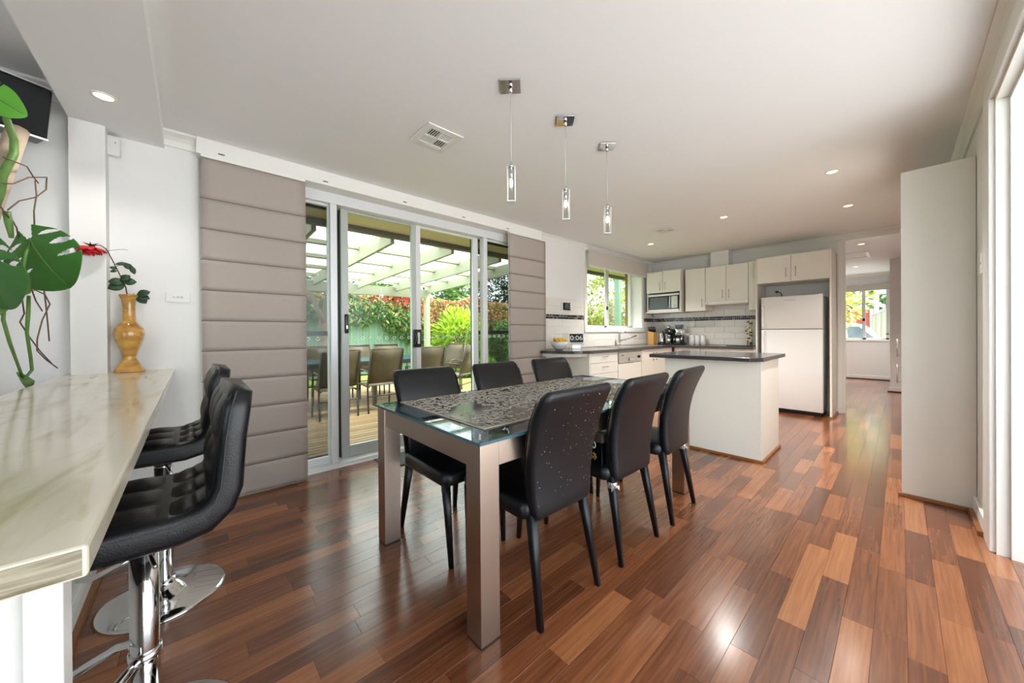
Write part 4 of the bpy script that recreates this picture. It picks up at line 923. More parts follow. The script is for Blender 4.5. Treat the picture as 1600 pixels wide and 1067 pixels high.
B(.60, .615, 6.09, 6.108, 1.53, 1.735).build('door_pull', 'silver', mw, .003)
def wall_cab(x0, x1, z0, z1, doors, label, fy=UY, hz=.10):
    t = thing('wall_cabinet', label, 'cabinet', ((x0+x1)/2, 6.36, z0)); B(x0, x1, fy+.001, BY-.008, z0, z1).build('body', 'cabinet', t)
    n = len(doors)
    for k, hside in enumerate(doors):
        a = x0+(x1-x0)*k/n; b = x0+(x1-x0)*(k+1)/n; o = B(a+.002, b-.002, fy-.018, fy, z0+.002, z1-.002).build('door', 'cabinet', t, .0015)
        if hside: bar_handle(o, (b-.045 if hside > 0 else a+.045, fy-.018, z0+hz), (0, 0, 1), .13, (0, -1, 0))
    return t
wall_cab(.832, 1.145, 1.462, 2.165, [1], 'single-door cream wall cabinet right of the microwave', hz=.13); wall_cab(1.15, 1.742, 1.60, 2.16, [1, -1], 'two-door cream wall cabinet over the range hood', hz=.11); wall_cab(1.746, 1.868, 1.44, 2.165, [0], 'narrow cream filler cabinet beside the fridge recess')
rh = thing('range_hood', 'slim cream slide-out range hood above the bench', 'range hood', (1.45, 6.3, 1.548)); B(1.15, 1.742, 6.17, 6.215, 1.56, 1.598).build('front_strip', 'trim', rh, .002); B(1.15, 1.742, 6.215, 6.50, 1.55, 1.598).build('body', 'cabinet', rh); B(1.17, 1.20, 6.1685, 6.17, 1.572, 1.580).build('badge', 'steel', rh)
# ---- fridge bay
fb = thing('fridge_cabinet', 'cream two-door cabinet over the fridge with tall side panels', 'cabinet', (2.28, 6.28, 0))
B(1.872, 1.89, 6.03, BY-.008, 0, 2.168).build('side_panel', 'cabinet', fb, .001); B(2.668, 2.69, 6.03, BY-.002, 0, 2.175).build('side_panel', 'cabinet', fb, .001); B(1.89, 2.668, 6.05, BY-.008, 1.80, 2.165).build('body', 'cabinet', fb); B(2.655, 2.705, 6.018, 6.03, 0, .022).build('timber_bead', 'timber_trim', fb); B(2.69, 2.706, 6.03, 6.51, 0, .022).build('timber_bead', 'timber_trim', fb)
for a, b, hx in ((1.892, 2.277, 2.225), (2.281, 2.667, 2.33)):
    o = B(a, b, 6.03, 6.05, 1.802, 2.165).build('door', 'cabinet', fb, .0015); bar_handle(o, (hx, 6.03, 1.93), (0, 0, 1), .13, (0, -1, 0))
fg = thing('fridge', 'white top-freezer refrigerator in the cabinet recess', 'fridge', (2.27, 6.27, 0))
MB().rbox(1.945, 2.60, 6.075, 6.50, .05, 1.592, .008, .006).build('body', 'white_gloss', fg); B(1.96, 2.585, 6.10, 6.50, 0, .05).build('plinth', 'plastic_black', fg)
for z0, z1 in ((1.152, 1.60), (.055, 1.142)):
    o = MB().rbox(1.938, 2.606, 6.022, 6.072, z0, z1, .014, .008).build('door', 'white_gloss', fg); hz0, hz1 = (z0+.01, z1-.12) if z0 > 1 else (z1-.62, z1-.01); zs = [hz0+(hz1-hz0)*k/8 for k in range(9)]
    V = []; 
    MB().tube([(1.966, 6.004+.016*(k/8 if z0 > 1 else 1-k/8)**3, z) for k, z in enumerate(zs)], [.011]*9, 8).build('grip', 'trim', o)
B(2.565, 2.60, 6.03, 6.10, 1.60, 1.612).build('hinge_cover', 'plastic_white', fg); B(2.20, 2.325, 6.0205, 6.022, 1.535, 1.550).build('badge', 'silver', fg)
pw = thing('power_outlet', 'white power outlet with grey plug above the fridge', 'outlet', (1.99, BY-.01, 1.70)); B(1.95, 2.09, BY-.018, BY-.008, 1.66, 1.745).build('plate', 'plastic_white', pw, .002); MB().sphere((2.03, BY-.035, 1.71), .022, 10, 8, (1, .9, .8)).build('plug', 'mat_grey', pw); MB().tube([(2.04, BY-.045, 1.71), (2.09, BY-.05, 1.68), (2.105, BY-.05, 1.60)], .006, 6).build('cable', 'mat_grey', pw)
# ---- pantry at right
pn_ = thing('pantry_cabinet', 'tall pale grey pantry end panel on the right with a wooden bead', 'cabinet', (3.43, 3.9, 0))
B(3.278, RX-.002, 3.565, 3.583, .0, 2.19).build('end_panel', 'cabinet', pn_, .0015); B(3.298, RX-.002, 3.583, 4.7, .0, 2.185).build('body', 'cabinet', pn_)
for z0, z1, hz in ((.92, 2.185, 1.0), (.06, .915, .82)):
    o = B(3.28, 3.298, 3.586, 4.14, z0, z1).build('door', 'cabinet', pn_, .0015); bar_handle(o, (3.28, 3.66, hz), (0, 0, 1), .125, (-1, 0, 0), 'steel', .005, .02)
B(3.262, RX-.038, 3.547, 3.565, 0, .024).build('timber_bead', 'timber_trim', pn_, .004)
# ---- bench-top things
bw = MB(); bw.lathe([(.0, ZB), (.04, ZB), (.065, ZB+.012), (.098, ZB+.055), (.112, ZB+.105), (.108, ZB+.105), (.092, ZB+.055), (.06, ZB+.02), (.0, ZB+.014)], (.30, 3.53, 0), 32)
bw.build('fruit_bowl', 'white_gloss', None, label='white bowl of bananas at the rounded bench end', cat='bowl')
bn = thing('banana_bunch', 'yellow banana bunch lying in the white bowl', 'fruit', (.30, 3.55, ZB+.08)); 
for k in range(4):
    a = -.5+.33*k; pts = []
    for i in range(7):
        t_ = i/6; pts.append((.245+.12*t_*math.cos(a*.6)+.008*k, 3.48+.12*t_*math.sin(a)+.022*k, ZB+.085+.055*math.sin(math.pi*(.15+.7*t_))-.01*t_))
    o = MB().tube(pts, [.008, .015, .018, .019, .018, .014, .006], 8).build('banana', 'banana', bn)
MB().tube([(.245, 3.495, ZB+.11), (.235, 3.505, ZB+.135), (.225, 3.51, ZB+.145)], [.014, .012, .009], 8).build('stalk', 'banana_tip', bn)
ck = thing('desk_clock', 'tilted white framed clock with large digits on the bench', 'clock', (.32, 3.86, ZB))
ca_ = Vector((.80, .60, 0)).normalized(); up_ = (Vector((-.35*.6, .35*.8, 0))*0+Vector((-ca_.y*0-.30*.0, 0, 1)))
nrm = Vector((.72, -.69, .33)).normalized(); ux = Vector((.69, .72, 0)).normalized(); uy = nrm.cross(ux).normalized(); oc = Vector((.32, 3.86, ZB+.135))
def slab(o, w, h_, d, n0=0): 
    mb = MB(); P = [o+ux*(sx*w/2)+uy*(sy*h_/2)+nrm*dn for dn in (n0, n0+d) for sx, sy in ((-1, -1), (1, -1), (1, 1), (-1, 1))]
    return mb.add([tuple(p) for p in P], [(3, 2, 1, 0), (4, 5, 6, 7), (0, 1, 5, 4), (1, 2, 6, 5), (2, 3, 7, 6), (3, 0, 4, 7)])
slab(oc, .21, .165, .014).build('frame', 'plastic_white', ck, .003); slab(oc+uy*.008, .178, .118, .001, .0145).build('screen', 'screen_black', ck)
place_mesh('digits', text_mesh('0:06', .098), 'digit_white', ck, basis(oc+uy*.006+nrm*.0165, ux, uy))
mm = MB(); 
for k in range(9): 
    s_ = slab(oc-uy*.062+ux*(-.07+.0175*k), .012, .010, .0008, .0145); mm.add(s_.v, s_.f)
mm.build('caption_marks', 'mat_grey', ck)
B(.25, .37, 3.84, 3.90, ZB, ZB+.06, Matrix.Rotation(math.radians(46), 3, 'Z')).build('stand', 'silver', ck, .004)
th_ = thing('thermostat', 'black and white thermostat on the tiled wall', 'thermostat', (WX, 3.895, 1.42)); MB().rbox(WX+.007, WX+.032, 3.78, 4.01, 1.425, 1.545, .006, .006).build('case', 'plastic_white', th_); B(WX+.032, WX+.034, 3.80, 3.965, 1.435, 1.538).build('face', 'screen_black', th_); B(WX+.034, WX+.035, 3.84, 3.93, 1.455, 1.525).build('display', 'lcd', th_)
for k in range(3): B(WX+.034, WX+.037, 3.945, 3.96, 1.45+.03*k, 1.465+.03*k).build('button', 'digit_white', th_)
kb = thing('knife_block', 'bamboo knife block with black handled knives', 'knife block', (.29, 6.12, ZB)); MB().prism([(.235, ZB), (.335, ZB), (.335, ZB+.215), (.235, ZB+.235)], 6.05, 6.19, lambda a, b, c: (a, c, b)).build('block', 'bamboo', kb, .003)
q = random.Random(4)
for i in range(3):
    for j in range(4):
        x, y = .25+.034*i, 6.07+.033*j; MB().tube([(x, y, ZB+.21), (x-.004, y-.01, ZB+.30+.02*q.random())], [.009, .011], 8).build('knife_handle', 'plastic_black', kb)
B(.335, .336, 6.08, 6.11, ZB+.015, ZB+.03).build('sticker', 'brick_red', kb)
kt = thing('kettle', 'steel and black electric kettle beside the knife block', 'kettle', (.42, 6.2, ZB)); MB().lathe([(.0, ZB+.02), (.068, ZB+.02), (.066, ZB+.06), (.055, ZB+.19), (.045, ZB+.215), (.0, ZB+.225)], (.42, 6.2, 0), 24).build('jug', 'chrome', kt); MB().lathe([(.0, ZB), (.075, ZB), (.072, ZB+.022), (.0, ZB+.022)], (.42, 6.2, 0), 24).build('base', 'plastic_black', kt)
MB().tube([(.42, 6.185, ZB+.215), (.455, 6.16, ZB+.225), (.485, 6.14, ZB+.19), (.49, 6.135, ZB+.10), (.47, 6.155, ZB+.06)], .011, 8).build('handle', 'plastic_black', kt)
cm = thing('coffee_machine', 'black and chrome espresso machine on the corner of the bench', 'coffee machine', (.58, 6.26, ZB)); MB().rbox(.505, .622, 6.24, 6.42, ZB, ZB+.27, .012, .006).build('tower', 'plastic_black', cm); MB().rbox(.505, .622, 6.12, 6.25, ZB+.19, ZB+.27, .012, .006).build('head', 'plastic_black', cm); MB().rbox(.505, .622, 6.11, 6.25, ZB, ZB+.03, .01, .004).build('drip_tray', 'plastic_black', cm)
MB().lathe([(.0, ZB+.12), (.028, ZB+.12), (.03, ZB+.19), (.0, ZB+.19)], (.555, 6.18, 0), 18).build('group_head', 'chrome', cm); MB().lathe([(.0, ZB+.03), (.028, ZB+.03), (.034, ZB+.10), (.0, ZB+.10)], (.555, 6.175, 0), 18).build('cup', 'silver', cm); MB().lathe([(.0, ZB+.27), (.03, ZB+.27), (.026, ZB+.33), (.0, ZB+.335)], (.53, 6.22, 0), 16).build('cap', 'chrome', cm); MB().sphere((.59, 6.12, ZB+.235), .016, 10, 8).build('dial', 'chrome', cm)
gr = thing('coffee_grinder', 'chrome coffee grinder with a dark hopper beside the espresso machine', 'coffee grinder', (.70, 6.25, ZB)); MB().lathe([(.0, ZB+.27), (.045, ZB+.27), (.055, ZB+.28), (.07, ZB+.335), (.07, ZB+.345), (.0, ZB+.345)], (.70, 6.25, 0), 22).build('hopper', 'car_glass', gr); MB().rbox(.64, .76, 6.20, 6.35, ZB+.16, ZB+.27, .02, .008).build('head', 'chrome', gr); MB().rbox(.655, .745, 6.25, 6.36, ZB, ZB+.165, .01, .006).build('column', 'plastic_black', gr); MB().rbox(.635, .77, 6.15, 6.37, ZB, ZB+.03, .012, .005).build('base', 'plastic_black', gr)
MB().lathe([(.0, ZB+.03), (.034, ZB+.03), (.038, ZB+.11), (.0, ZB+.11)], (.70, 6.20, 0), 18).build('catch_cup', 'silver', gr); MB().tube([(.64, 6.21, ZB+.14), (.635, 6.18, ZB+.05)], .01, 8).build('side_rail', 'chrome', gr); MB().tube([(.76, 6.21, ZB+.15), (.765, 6.18, ZB+.06)], .01, 8).build('side_rail', 'chrome', gr); MB().sphere((.70, 6.195, ZB+.215), .018, 10, 8).build('dial', 'chrome', gr)
for k, (x, lb) in enumerate(((.845, 'left'), (.935, 'middle'), (1.028, 'right'))):
    t = thing('canister', 'white lidded canister on the back bench, %s of three' % lb, 'canister', (x, 6.42, ZB), 'white canisters on the back bench'); MB().lathe([(.0, ZB), (.039, ZB), (.042, ZB+.01), (.042, ZB+.135), (.036, ZB+.155), (.0, ZB+.155)], (x, 6.42, 0), 22).build('jar', 'white_gloss', t); MB().lathe([(.0, ZB+.155), (.036, ZB+.155), (.03, ZB+.163), (.0, ZB+.165)], (x, 6.42, 0), 20).build('lid', 'white_gloss', t); MB().sphere((x, 6.42, ZB+.172), .009, 8, 6).build('knob', 'steel', t); B(x-.006, x+.010, 6.376, 6.378, ZB+.03, ZB+.036).build('mark', 'mat_grey', t)
jt = thing('block_tower', 'cream and black stacked-block tower at the end of the bench', 'block tower', (1.68, 6.42, ZB)); q = random.Random(8)
for k in range(16):
    z = ZB+.012+.023*k; n = 3 if k < 11 else 2
    for j in range(n):
        w = .026; x = 1.735-.028*j-.014
        if q.random() < .22: continue
        B(x-.0125, x+.0125, 6.37, 6.45, z, z+.021).build('block', 'eave' if q.random() < .74 else 'plastic_black', jt, .001)
MB().rbox(1.46, 1.80, 6.13, 6.36, ZB, ZB+.010, .02, .003).build('cooktop', 'screen_black', None, label='low black cooktop plate at the right end of the back bench', cat='cooktop')
# ================================================================== OUTSIDE
def leaves(name, pts, size, pal, parent=None, kind='stuff', label=None, cat=None, seed=1, flat=None, m='leaf', stretch=1.5):
    """many small blades: pts (n,3), palette of linear colours with weights"""
    r = np.random.RandomState(seed); n = len(pts); P = np.array(pts)
    d = r.normal(size=(n, 3)); d /= np.linalg.norm(d, axis=1)[:, None]; e = r.normal(size=(n, 3))
    if flat is not None: d = d*.6+np.array(flat)*0; 
    e = np.cross(d, e); e /= np.linalg.norm(e, axis=1)[:, None]+1e-9; d /= np.linalg.norm(d, axis=1)[:, None]+1e-9
    s = size*(.6+.8*r.rand(n, 1)); a = d*s*stretch; b = e*s*.55; nn = np.cross(d, e)*s*.18
    V = np.stack([P-a, P+b+nn, P+a, P-b+nn], 1).reshape(-1, 3)
    o0 = np.array(ORG[parent.name]) if parent is not None else np.array([P[:, 0].mean(), P[:, 1].mean(), max(P[:, 2].min(), -.2)])
    me = bpy.data.meshes.new(name); me.from_pydata((V-o0).tolist(), [], [(4*i, 4*i+1, 4*i+2, 4*i+3) for i in range(n)])
    pc = np.array([s2l(c) for c in pal[0]]); w = np.array(pal[1], float)
    if w.ndim == 1: idx = r.choice(len(pc), n, p=w/w.sum())
    else: idx = np.array([r.choice(len(pc), p=q/q.sum()) for q in w])
    c = pc[idx]*(.55+.42*r.rand(n, 1)); setcol(me, np.clip(c, 0, 1)); me.update()
    return link(name, me, m, parent, tuple(o0), kind=kind if parent is None or kind == 'stuff' else None, label=label, cat=cat)
GZ = -.15
struct('ground_lawn', B(-40, -.16, -30, 40, GZ-.1, GZ), 'lawn')
struct('ground_bounce_paving', MB().prism([(-.16, -40), (60, -40), (60, 60), (-.16, 60)], GZ-.1, GZ-.001), 'bounce_paving')  # pale ground added behind and beside the room to bounce light onto the ceiling
# ---- deck: separate boards
deck = struct('deck', B(-4.95, -.16, -1.5, 4.4, -.20, -.10), 'dark_gap')
q = random.Random(21); x = -.165
while x > -4.95:
    mb = B(x-.082, x, -1.5, 4.4, -.10, -.06); me = mb.mesh('deck_board'); r = q.random(); setcol(me, [(.2+.6*r, q.random(), 0)]*6); o = link('deck_board', me, 'deck_wood', deck); bv = o.modifiers.new('b', 'BEVEL'); bv.width = .003; x -= .094
# ---- eave and gutter of the house
struct('eave', B(-.60, -.16, -2.6, 7.5, 2.272, 2.30), 'eave'); struct('gutter', B(-.68, -.60, -2.6, 7.5, 2.215, 2.30), 'gutter', bevel=.01); struct('wall_outer_skin', B(-.17, -.16, -2.6, .03, GZ, 2.28), 'eave')
struct('roof', B(-.7, 6.0, -2.6, 12.0, 2.64, 2.70), 'gutter')
# ---- patio roof
pr = thing('patio_roof', 'pale green timber patio roof with clear sheeting', 'patio roof', (-2.4, 1.5, 0), kind='structure')
zr = lambda x: 2.17-.031*(-.6-x)
def sloped(x0, x1, y0, y1, d, up=0.):
    v = [(x, y, zr(x)+up+h_) for h_ in (0, d) for y in (y0, y1) for x in (x0, x1)]; return MB().add(v, [(0, 2, 3, 1), (4, 5, 7, 6), (0, 1, 5, 4), (2, 6, 7, 3), (0, 4, 6, 2), (1, 3, 7, 5)])
for y in (-.697, .12, .937, 1.754, 2.571, 3.388, 4.16): sloped(-4.35, -.68, y-.045, y, .19).build('rafter', 'green_paint', pr, .003)
for x in (-.95, -1.75, -2.55, -3.35, -4.1): sloped(x-.035, x+.035, -1.4, 4.16, .05, .15).build('purlin', 'green_paint', pr)
ys = np.linspace(-1.4, 4.3, 115); V = []; F = []
for i, y in enumerate(ys):
    for x in (-4.6, -.45): V.append((x, float(y), zr(x)+.215+.011*math.sin(2*math.pi*float(y)/.15)))
F = [(2*i, 2*i+1, 2*i+3, 2*i+2) for i in range(len(ys)-1)]
MB().add(V, F, True).build('roof_sheet', 'roof_sheet', pr, recalc=False)
B(-4.30, -4.21, -1.4, 4.2, 1.945, 2.14).build('beam', 'green_paint', pr, .004); B(-4.31, -4.20, 4.07, 4.18, GZ, 1.945).build('post', 'green_paint', pr, .004); B(-4.31, -4.20, -1.1, -.99, GZ, 1.945).build('post', 'green_paint', pr, .004)
# hanging ornaments under the far beam
for y in (1.45, 2.18, 2.93):
    t = thing('hanging_lantern', 'small glass wind chime hanging under the patio beam, %s' % {1.45: 'left', 2.18: 'middle', 2.93: 'right'}[y], 'ornament', (-4.0, y, 1.85), 'wind chimes under the patio beam'); MB().tube([(-4.0, y, 1.93), (-4.0, y, 2.08)], .003, 5).build('string', 'cord', t)
    for k in range(5): MB().tube([(-4.0+.03*math.cos(1.26*k), y+.03*math.sin(1.26*k), 1.93), (-4.0+.035*math.cos(1.26*k), y+.035*math.sin(1.26*k), 1.86)], .006, 5).build('glass_drop', 'white_gloss', t)
# ---- fence: ribbed steel sheets, posts and rail
FXX = -8.0
def fence(name, p, q_, h_, m, label, pitch=.19, z0=GZ, sheet=2.4):
    p, q_ = Vector(p), Vector(q_); L = (q_-p).length; d = (q_-p)/L; n = Vector((-d.y, d.x, 0)); t = thing(name, label, 'fence', (p.x, p.y, z0)); k = 0; s = 0.
    while s < L-.01:
        e = min(s+sheet, L); V = []; F = []; a = s; prof = [(0, 0), (.35, 0), (.45, .03), (.9, .03), (1, 0)]
        while a < e-1e-6:
            for f, o in prof[:-1]:
                if a+f*pitch <= e: V += [tuple(p+d*(a+f*pitch)+n*o+Vector((0, 0, z))) for z in (z0+.03, z0+h_)]
            a += pitch
        F = [(2*i, 2*i+2, 2*i+3, 2*i+1) for i in range(len(V)//2-1)]
        MB().add(V, F).build('fence_sheet', m, t, recalc=False); c = p+d*s; B(c.x-.03, c.x+.03, c.y-.03, c.y+.03, z0, z0+h_+.02).build('post', m, t); s = e
    c0_, c1_ = p-n*.02, q_-n*.02
    MB().tube([tuple(p+Vector((0, 0, z0+h_))), tuple(q_+Vector((0, 0, z0+h_)))], .03, 6).build('top_rail', m, t); return t
fence('garden_fence', (FXX, 1.0, 0), (FXX, 15.0, 0), 1.75, 'fence_green', 'pale green ribbed steel garden fence under the creeper')
# lattice above the fence at the left
lt = thing('lattice_screen', 'diagonal garden lattice above the fence beside the tree trunk', 'lattice', (FXX-.26, 2.4, 1.6))
for k in range(26):
    y = 1.6+.09*k; MB().tube([(FXX-.26, y-.32, 1.62), (FXX-.26, y+.32, 2.26)], .008, 4).build('slat', 'post_brown', lt); MB().tube([(FXX-.275, y+.32, 1.62), (FXX-.275, y-.32, 2.26)], .008, 4).build('slat', 'post_brown', lt)
for y in (1.5, 3.9): B(FXX-.30, FXX-.25, y-.03, y+.03, GZ, 2.28).build('post', 'post_brown', lt)
# tree trunk at left
tr = thing('garden_tree', 'leaning grey tree trunk seen through the left pane', 'tree', (-6.3, 2.36, GZ)); MB().tube([(-6.3, 2.36, GZ), (-6.6, 2.48, .8), (-6.6, 2.46, 1.3), (-6.65, 2.60, 1.9), (-6.7, 2.7, 2.6), (-6.7, 2.7, 3.6)], [.13, .11, .10, .09, .08, .06], 10).build('trunk', 'trunk', tr); MB().tube([(-6.3, 2.42, 1.4), (-6.4, 2.24, 1.9), (-6.45, 2.0, 2.5)], [.06, .05, .04], 8).build('branch', 'trunk', tr)
r = np.random.RandomState(4); pts = np.clip(r.normal(size=(1500, 3)), -1.8, 1.8)*(.28, .6, .45)+(-6.3, 2.5, 3.2); pts = pts[pts[:, 2] > 2.2]
leaves('foliage', pts, .05, ([(96, 120, 52), (176, 170, 80), (210, 140, 90)], [5, 3, 2]), tr, kind=None, seed=5)
# ---- creeper on the fence: colour shifts along it
def creeper():
    r = np.random.RandomState(8); n = 30000; y = r.uniform(1.2, 14, n); topz = 2.42+.10*np.sin(y*1.7)+.06*np.sin(y*4.1)-.03*(y-4)*(y > 6)*.5
    low = np.interp(y, [1.2, 3.0, 3.4, 3.9, 4.3, 4.8, 5.4, 6.3, 7.5, 14], [1.5, 1.5, 1.25, 1.35, 1.5, 1.05, .75, .6, .7, .6])+.08*np.sin(y*9)+.05*np.sin(y*23)
    z = low+(topz-low)*r.rand(n)**.8; x = FXX+.12+.28*r.rand(n)*np.sin(np.clip((z-low)/(topz-low+.01), 0, 1)*3.0+.1)+.05*r.normal(size=n)
    h_ = (z-low)/(topz-low+.01); w = np.zeros((n, 6))
    red = np.exp(-((y-4.9)/.55)**2)*np.clip((h_-.62)*4, 0, 1); org = np.clip((h_-.45)*1.2, 0, 1)*.5+np.where((y > 5.6) & (h_ > .35), .9, 0)
    w[:, 0] = .30; w[:, 1] = .30*(1-.3*h_); w[:, 2] = .12; w[:, 3] = red*3; w[:, 4] = org*.8; w[:, 5] = org*.5+.04
    return np.stack([x, y, z], 1), ([(92, 156, 92), (150, 182, 84), (206, 214, 150), (226, 70, 78), (222, 150, 98), (244, 204, 150)], w)
pts, pal = creeper()
leaves('creeper', pts, .052, pal, label='autumn creeper of green, red and orange leaves along the fence', cat='creeper', seed=9)
# ---- shrubs
def shrub(name, c, rad, n, size, pal, label, seed):
    t = thing(name, label, 'shrub', (c[0], c[1], GZ)); r = np.random.RandomState(seed); d = r.normal(size=(n, 3)); d /= np.linalg.norm(d, axis=1)[:, None]
    lump = 1+.18*np.sin(d[:, 0]*6+seed)+.15*np.sin(d[:, 1]*7)*np.cos(d[:, 2]*5); p = d*np.array(rad)*(lump*(.55+.45*r.rand(n)**.5))[:, None]+np.array(c); p = p[p[:, 2] > GZ]
    leaves('foliage', p, size, pal, t, kind=None, seed=seed)
    for k in range(4):
        a = 1.57*k+.5; MB().tube([(c[0], c[1], GZ), (c[0]+.3*rad[0]*math.cos(a), c[1]+.3*rad[1]*math.sin(a), c[2]), (c[0]+.6*rad[0]*math.cos(a), c[1]+.6*rad[1]*math.sin(a), c[2]+.4*rad[2])], [.03, .02, .01], 6).build('stem', 'trunk', t)
    return t
YG = ([(206, 232, 60), (176, 214, 50), (228, 242, 120), (120, 164, 50)], [5, 4, 2, 2])
DG = ([(92, 140, 66), (126, 166, 84), (64, 104, 52), (168, 190, 108)], [4, 4, 2, 2])
shrub('golden_shrub', (-6.7, 6.75, .95), (.75, .95, .95), 5200, .05, YG, 'bright yellow-green shrub in front of the fence', 3)
shrub('green_shrub', (-6.5, 9.0, .7), (.9, .9, .9), 3600, .06, DG, 'dark green shrub right of the yellow-green one', 5)
shrub('flower_clump', (-5.2, 6.0, .12), (.35, .9, .26), 2200, .05, ([(120, 176, 60), (160, 206, 84), (244, 226, 150)], [5, 5, .6]), 'low leafy clump with pale flowers at the foot of the fence', 7)
shrub('strappy_plant', (-5.0, 8.2, .25), (.5, .8, .5), 2400, .07, ([(70, 120, 50), (110, 150, 70)], [1, 1]), 'strappy green plant near the deck edge at right', 8)
# ---- trees beyond the fence
def big_tree(c, rad, n, pal, label, seed, size=.11, group='trees beyond the garden fence'):
    t = thing('background_tree', label, 'tree', (c[0], c[1], GZ), group); r = np.random.RandomState(seed); d = r.normal(size=(n, 3)); d /= np.linalg.norm(d, axis=1)[:, None]
    lump = 1+.2*np.sin(d[:, 0]*5+seed)+.2*np.sin(d[:, 1]*6+1)*np.cos(d[:, 2]*4); p = d*np.array(rad)*(lump*(.5+.5*r.rand(n)**.4))[:, None]+np.array(c); p = p[p[:, 2] > GZ+.3]
    leaves('foliage', p, size, pal, t, kind=None, seed=seed); MB().tube([(c[0], c[1], GZ), (c[0]+.1, c[1], c[2]*.5), (c[0], c[1]+.1, c[2])], [.22, .18, .08], 10).build('trunk', 'trunk', t)
G2 = ([(112, 152, 82), (148, 178, 102), (76, 112, 64), (186, 202, 136)], [4, 4, 3, 1])
big_tree((-13.5, 9.2, 3.6), (2.0, 2.4, 3.0), 7000, G2, 'dense green tree behind the fence left of the patio post', 31)
big_tree((-20.5, 20.6, 5.2), (2.0, 3.2, 5.0), 8000, ([(60, 86, 50), (90, 112, 64), (40, 60, 40)], [4, 3, 3]), 'dark green conifer behind the fence right of the patio post', 32)
big_tree((-14.5, 20.5, 4.0), (1.8, 2.6, 4.0), 7000, G2, 'green tree behind the fence seen through the right pane', 33)
big_tree((-19.0, 6.4, 4.4), (2.0, 2.8, 3.4), 6000, G2, 'green treetop above the red creeper', 34)
big_tree((-4.6, 12.5, 2.3), (1.6, 2.2, 2.1), 6500, ([(170, 186, 84), (206, 204, 120), (120, 146, 62), (150, 120, 84)], [4, 4, 2, 1]), 'speckled yellow-green tree outside the kitchen window', 35, .055, group='trees outside the kitchen window')
big_tree((-9.5, 31.5, 4.6), (4, 3.0, 3.6), 5000, G2, 'green tree behind the neighbouring roof', 36, .16, group='trees outside the kitchen window')
# ---- neighbour's house beyond the kitchen window
nh = thing('neighbour_house', 'orange brick neighbouring house with a pinkish tiled roof', 'house', (-6, 24, GZ)); B(-12, -4.0, 20.5, 26, GZ, 2.3).build('wall', 'brick', nh)
MB().add([(-12.4, 20.0, 2.25), (-3.7, 20.0, 2.25), (-3.7, 26.5, 2.25), (-12.4, 26.5, 2.25), (-9.5, 23.2, 4.3), (-6.0, 23.2, 4.3)], [(0, 1, 5, 4), (1, 2, 5), (2, 3, 4, 5), (3, 0, 4), (3, 2, 1, 0)]).build('roof', 'roof_tile', nh); B(-12.4, -3.7, 19.95, 20.05, 2.12, 2.28).build('fascia', 'trim', nh); B(-6.5, -5.2, 20.45, 20.55, 1.0, 2.0).build('window', 'car_glass', nh)
# side verandah by the kitchen window
vd = thing('verandah', 'olive timber verandah with a pale green post outside the kitchen window', 'verandah', (-2.0, 8.8, 0), kind='structure')
B(-2.1, -1.96, 8.76, 8.90, GZ, 2.72).build('post', 'fence_green', vd, .004); B(-2.12, -1.95, 5.2, 12.0, 2.72, 3.02).build('beam', 'green_paint', vd); B(-.30, -.21, 6.20, 6.32, GZ, 2.27).build('post', 'post_brown', vd, .004); B(-2.1, -.7, 8.2, 8.28, 2.72, 2.95).build('rafter', 'green_paint', vd); B(-2.1, -.7, 6.6, 6.68, 2.72, 2.95).build('rafter', 'green_paint', vd)
# ---- outdoor table and chairs
ot = thing('outdoor_table', 'long glass-topped outdoor dining table on the deck', 'table', (-2.95, 2.3, -.06)); B(-3.4, -2.5, 1.0, 3.45, .66, .69).build('top', 'glass_edge', ot, .004)
for a in ((-3.4, -2.5, 1.0, 1.04), (-3.4, -2.5, 3.41, 3.45), (-3.4, -3.36, 1.04, 3.41), (-2.54, -2.5, 1.04, 3.41)): B(*a, .61, .66).build('rail', 'chair_frame', ot)
for x in (-3.35, -2.6):
    for y in (1.1, 2.2, 3.28): B(x, x+.06, y, y+.06, -.06, .61).build('leg', 'chair_frame', ot)
def make_sling(label):
    t = thing('outdoor_chair', label, 'chair', (0, 0, 0), 'brown sling chairs around the outdoor table'); w = .25
    for s in (-1, 1):
        MB().tube([(.13, s*w, .0), (.10, s*w, .40), (.17, s*w, .66), (.25, s*w, .96)], .014, 8).build('rear_leg', 'chair_frame', t); MB().tube([(-.27, s*w, 0), (-.25, s*w, .42)], .014, 8).build('leg', 'chair_frame', t)
        MB().tube([(-.25, s*w, .42), (-.20, s*w, .62), (-.14, s*w, .64), (.14, s*w, .62)], .013, 8).build('armrest', 'chair_frame', t); MB().tube([(-.25, s*(w-.02), .41), (.10, s*(w-.02), .39)], .014, 8).build('seat_rail', 'chair_frame', t)
    for a, b in (((-.25, .41)), ((.24, .955)), ((.12, .25))): MB().tube([(a, -w, b), (a, w, b)], .012, 8).build('cross_bar', 'chair_frame', t)
    V = [];
    for p in ((-.25, .425), (-.1, .405), (.06, .40)): V += [(p[0], -w+.02, p[1]), (p[0], w-.02, p[1])]
    o = MB().add(V, [(0, 1, 3, 2), (2, 3, 5, 4)], True).build('seat', 'sling', t); o.modifiers.new('t', 'SOLIDIFY').thickness = .008; V = []
    for p in ((.095, .44), (.155, .64), (.20, .80), (.245, .95)): V += [(p[0], -w+.015, p[1]), (p[0], w-.015, p[1])]
    o = MB().add(V, [(0, 1, 3, 2), (2, 3, 5, 4), (4, 5, 7, 6)], True).build('backrest', 'sling', t); o.modifiers.new('t', 'SOLIDIFY').thickness = .008
    return t
dz = -.06
k0 = make_sling('brown sling outdoor chair behind the left mullion, back to us'); k0.location = (-2.12, 1.52, dz)
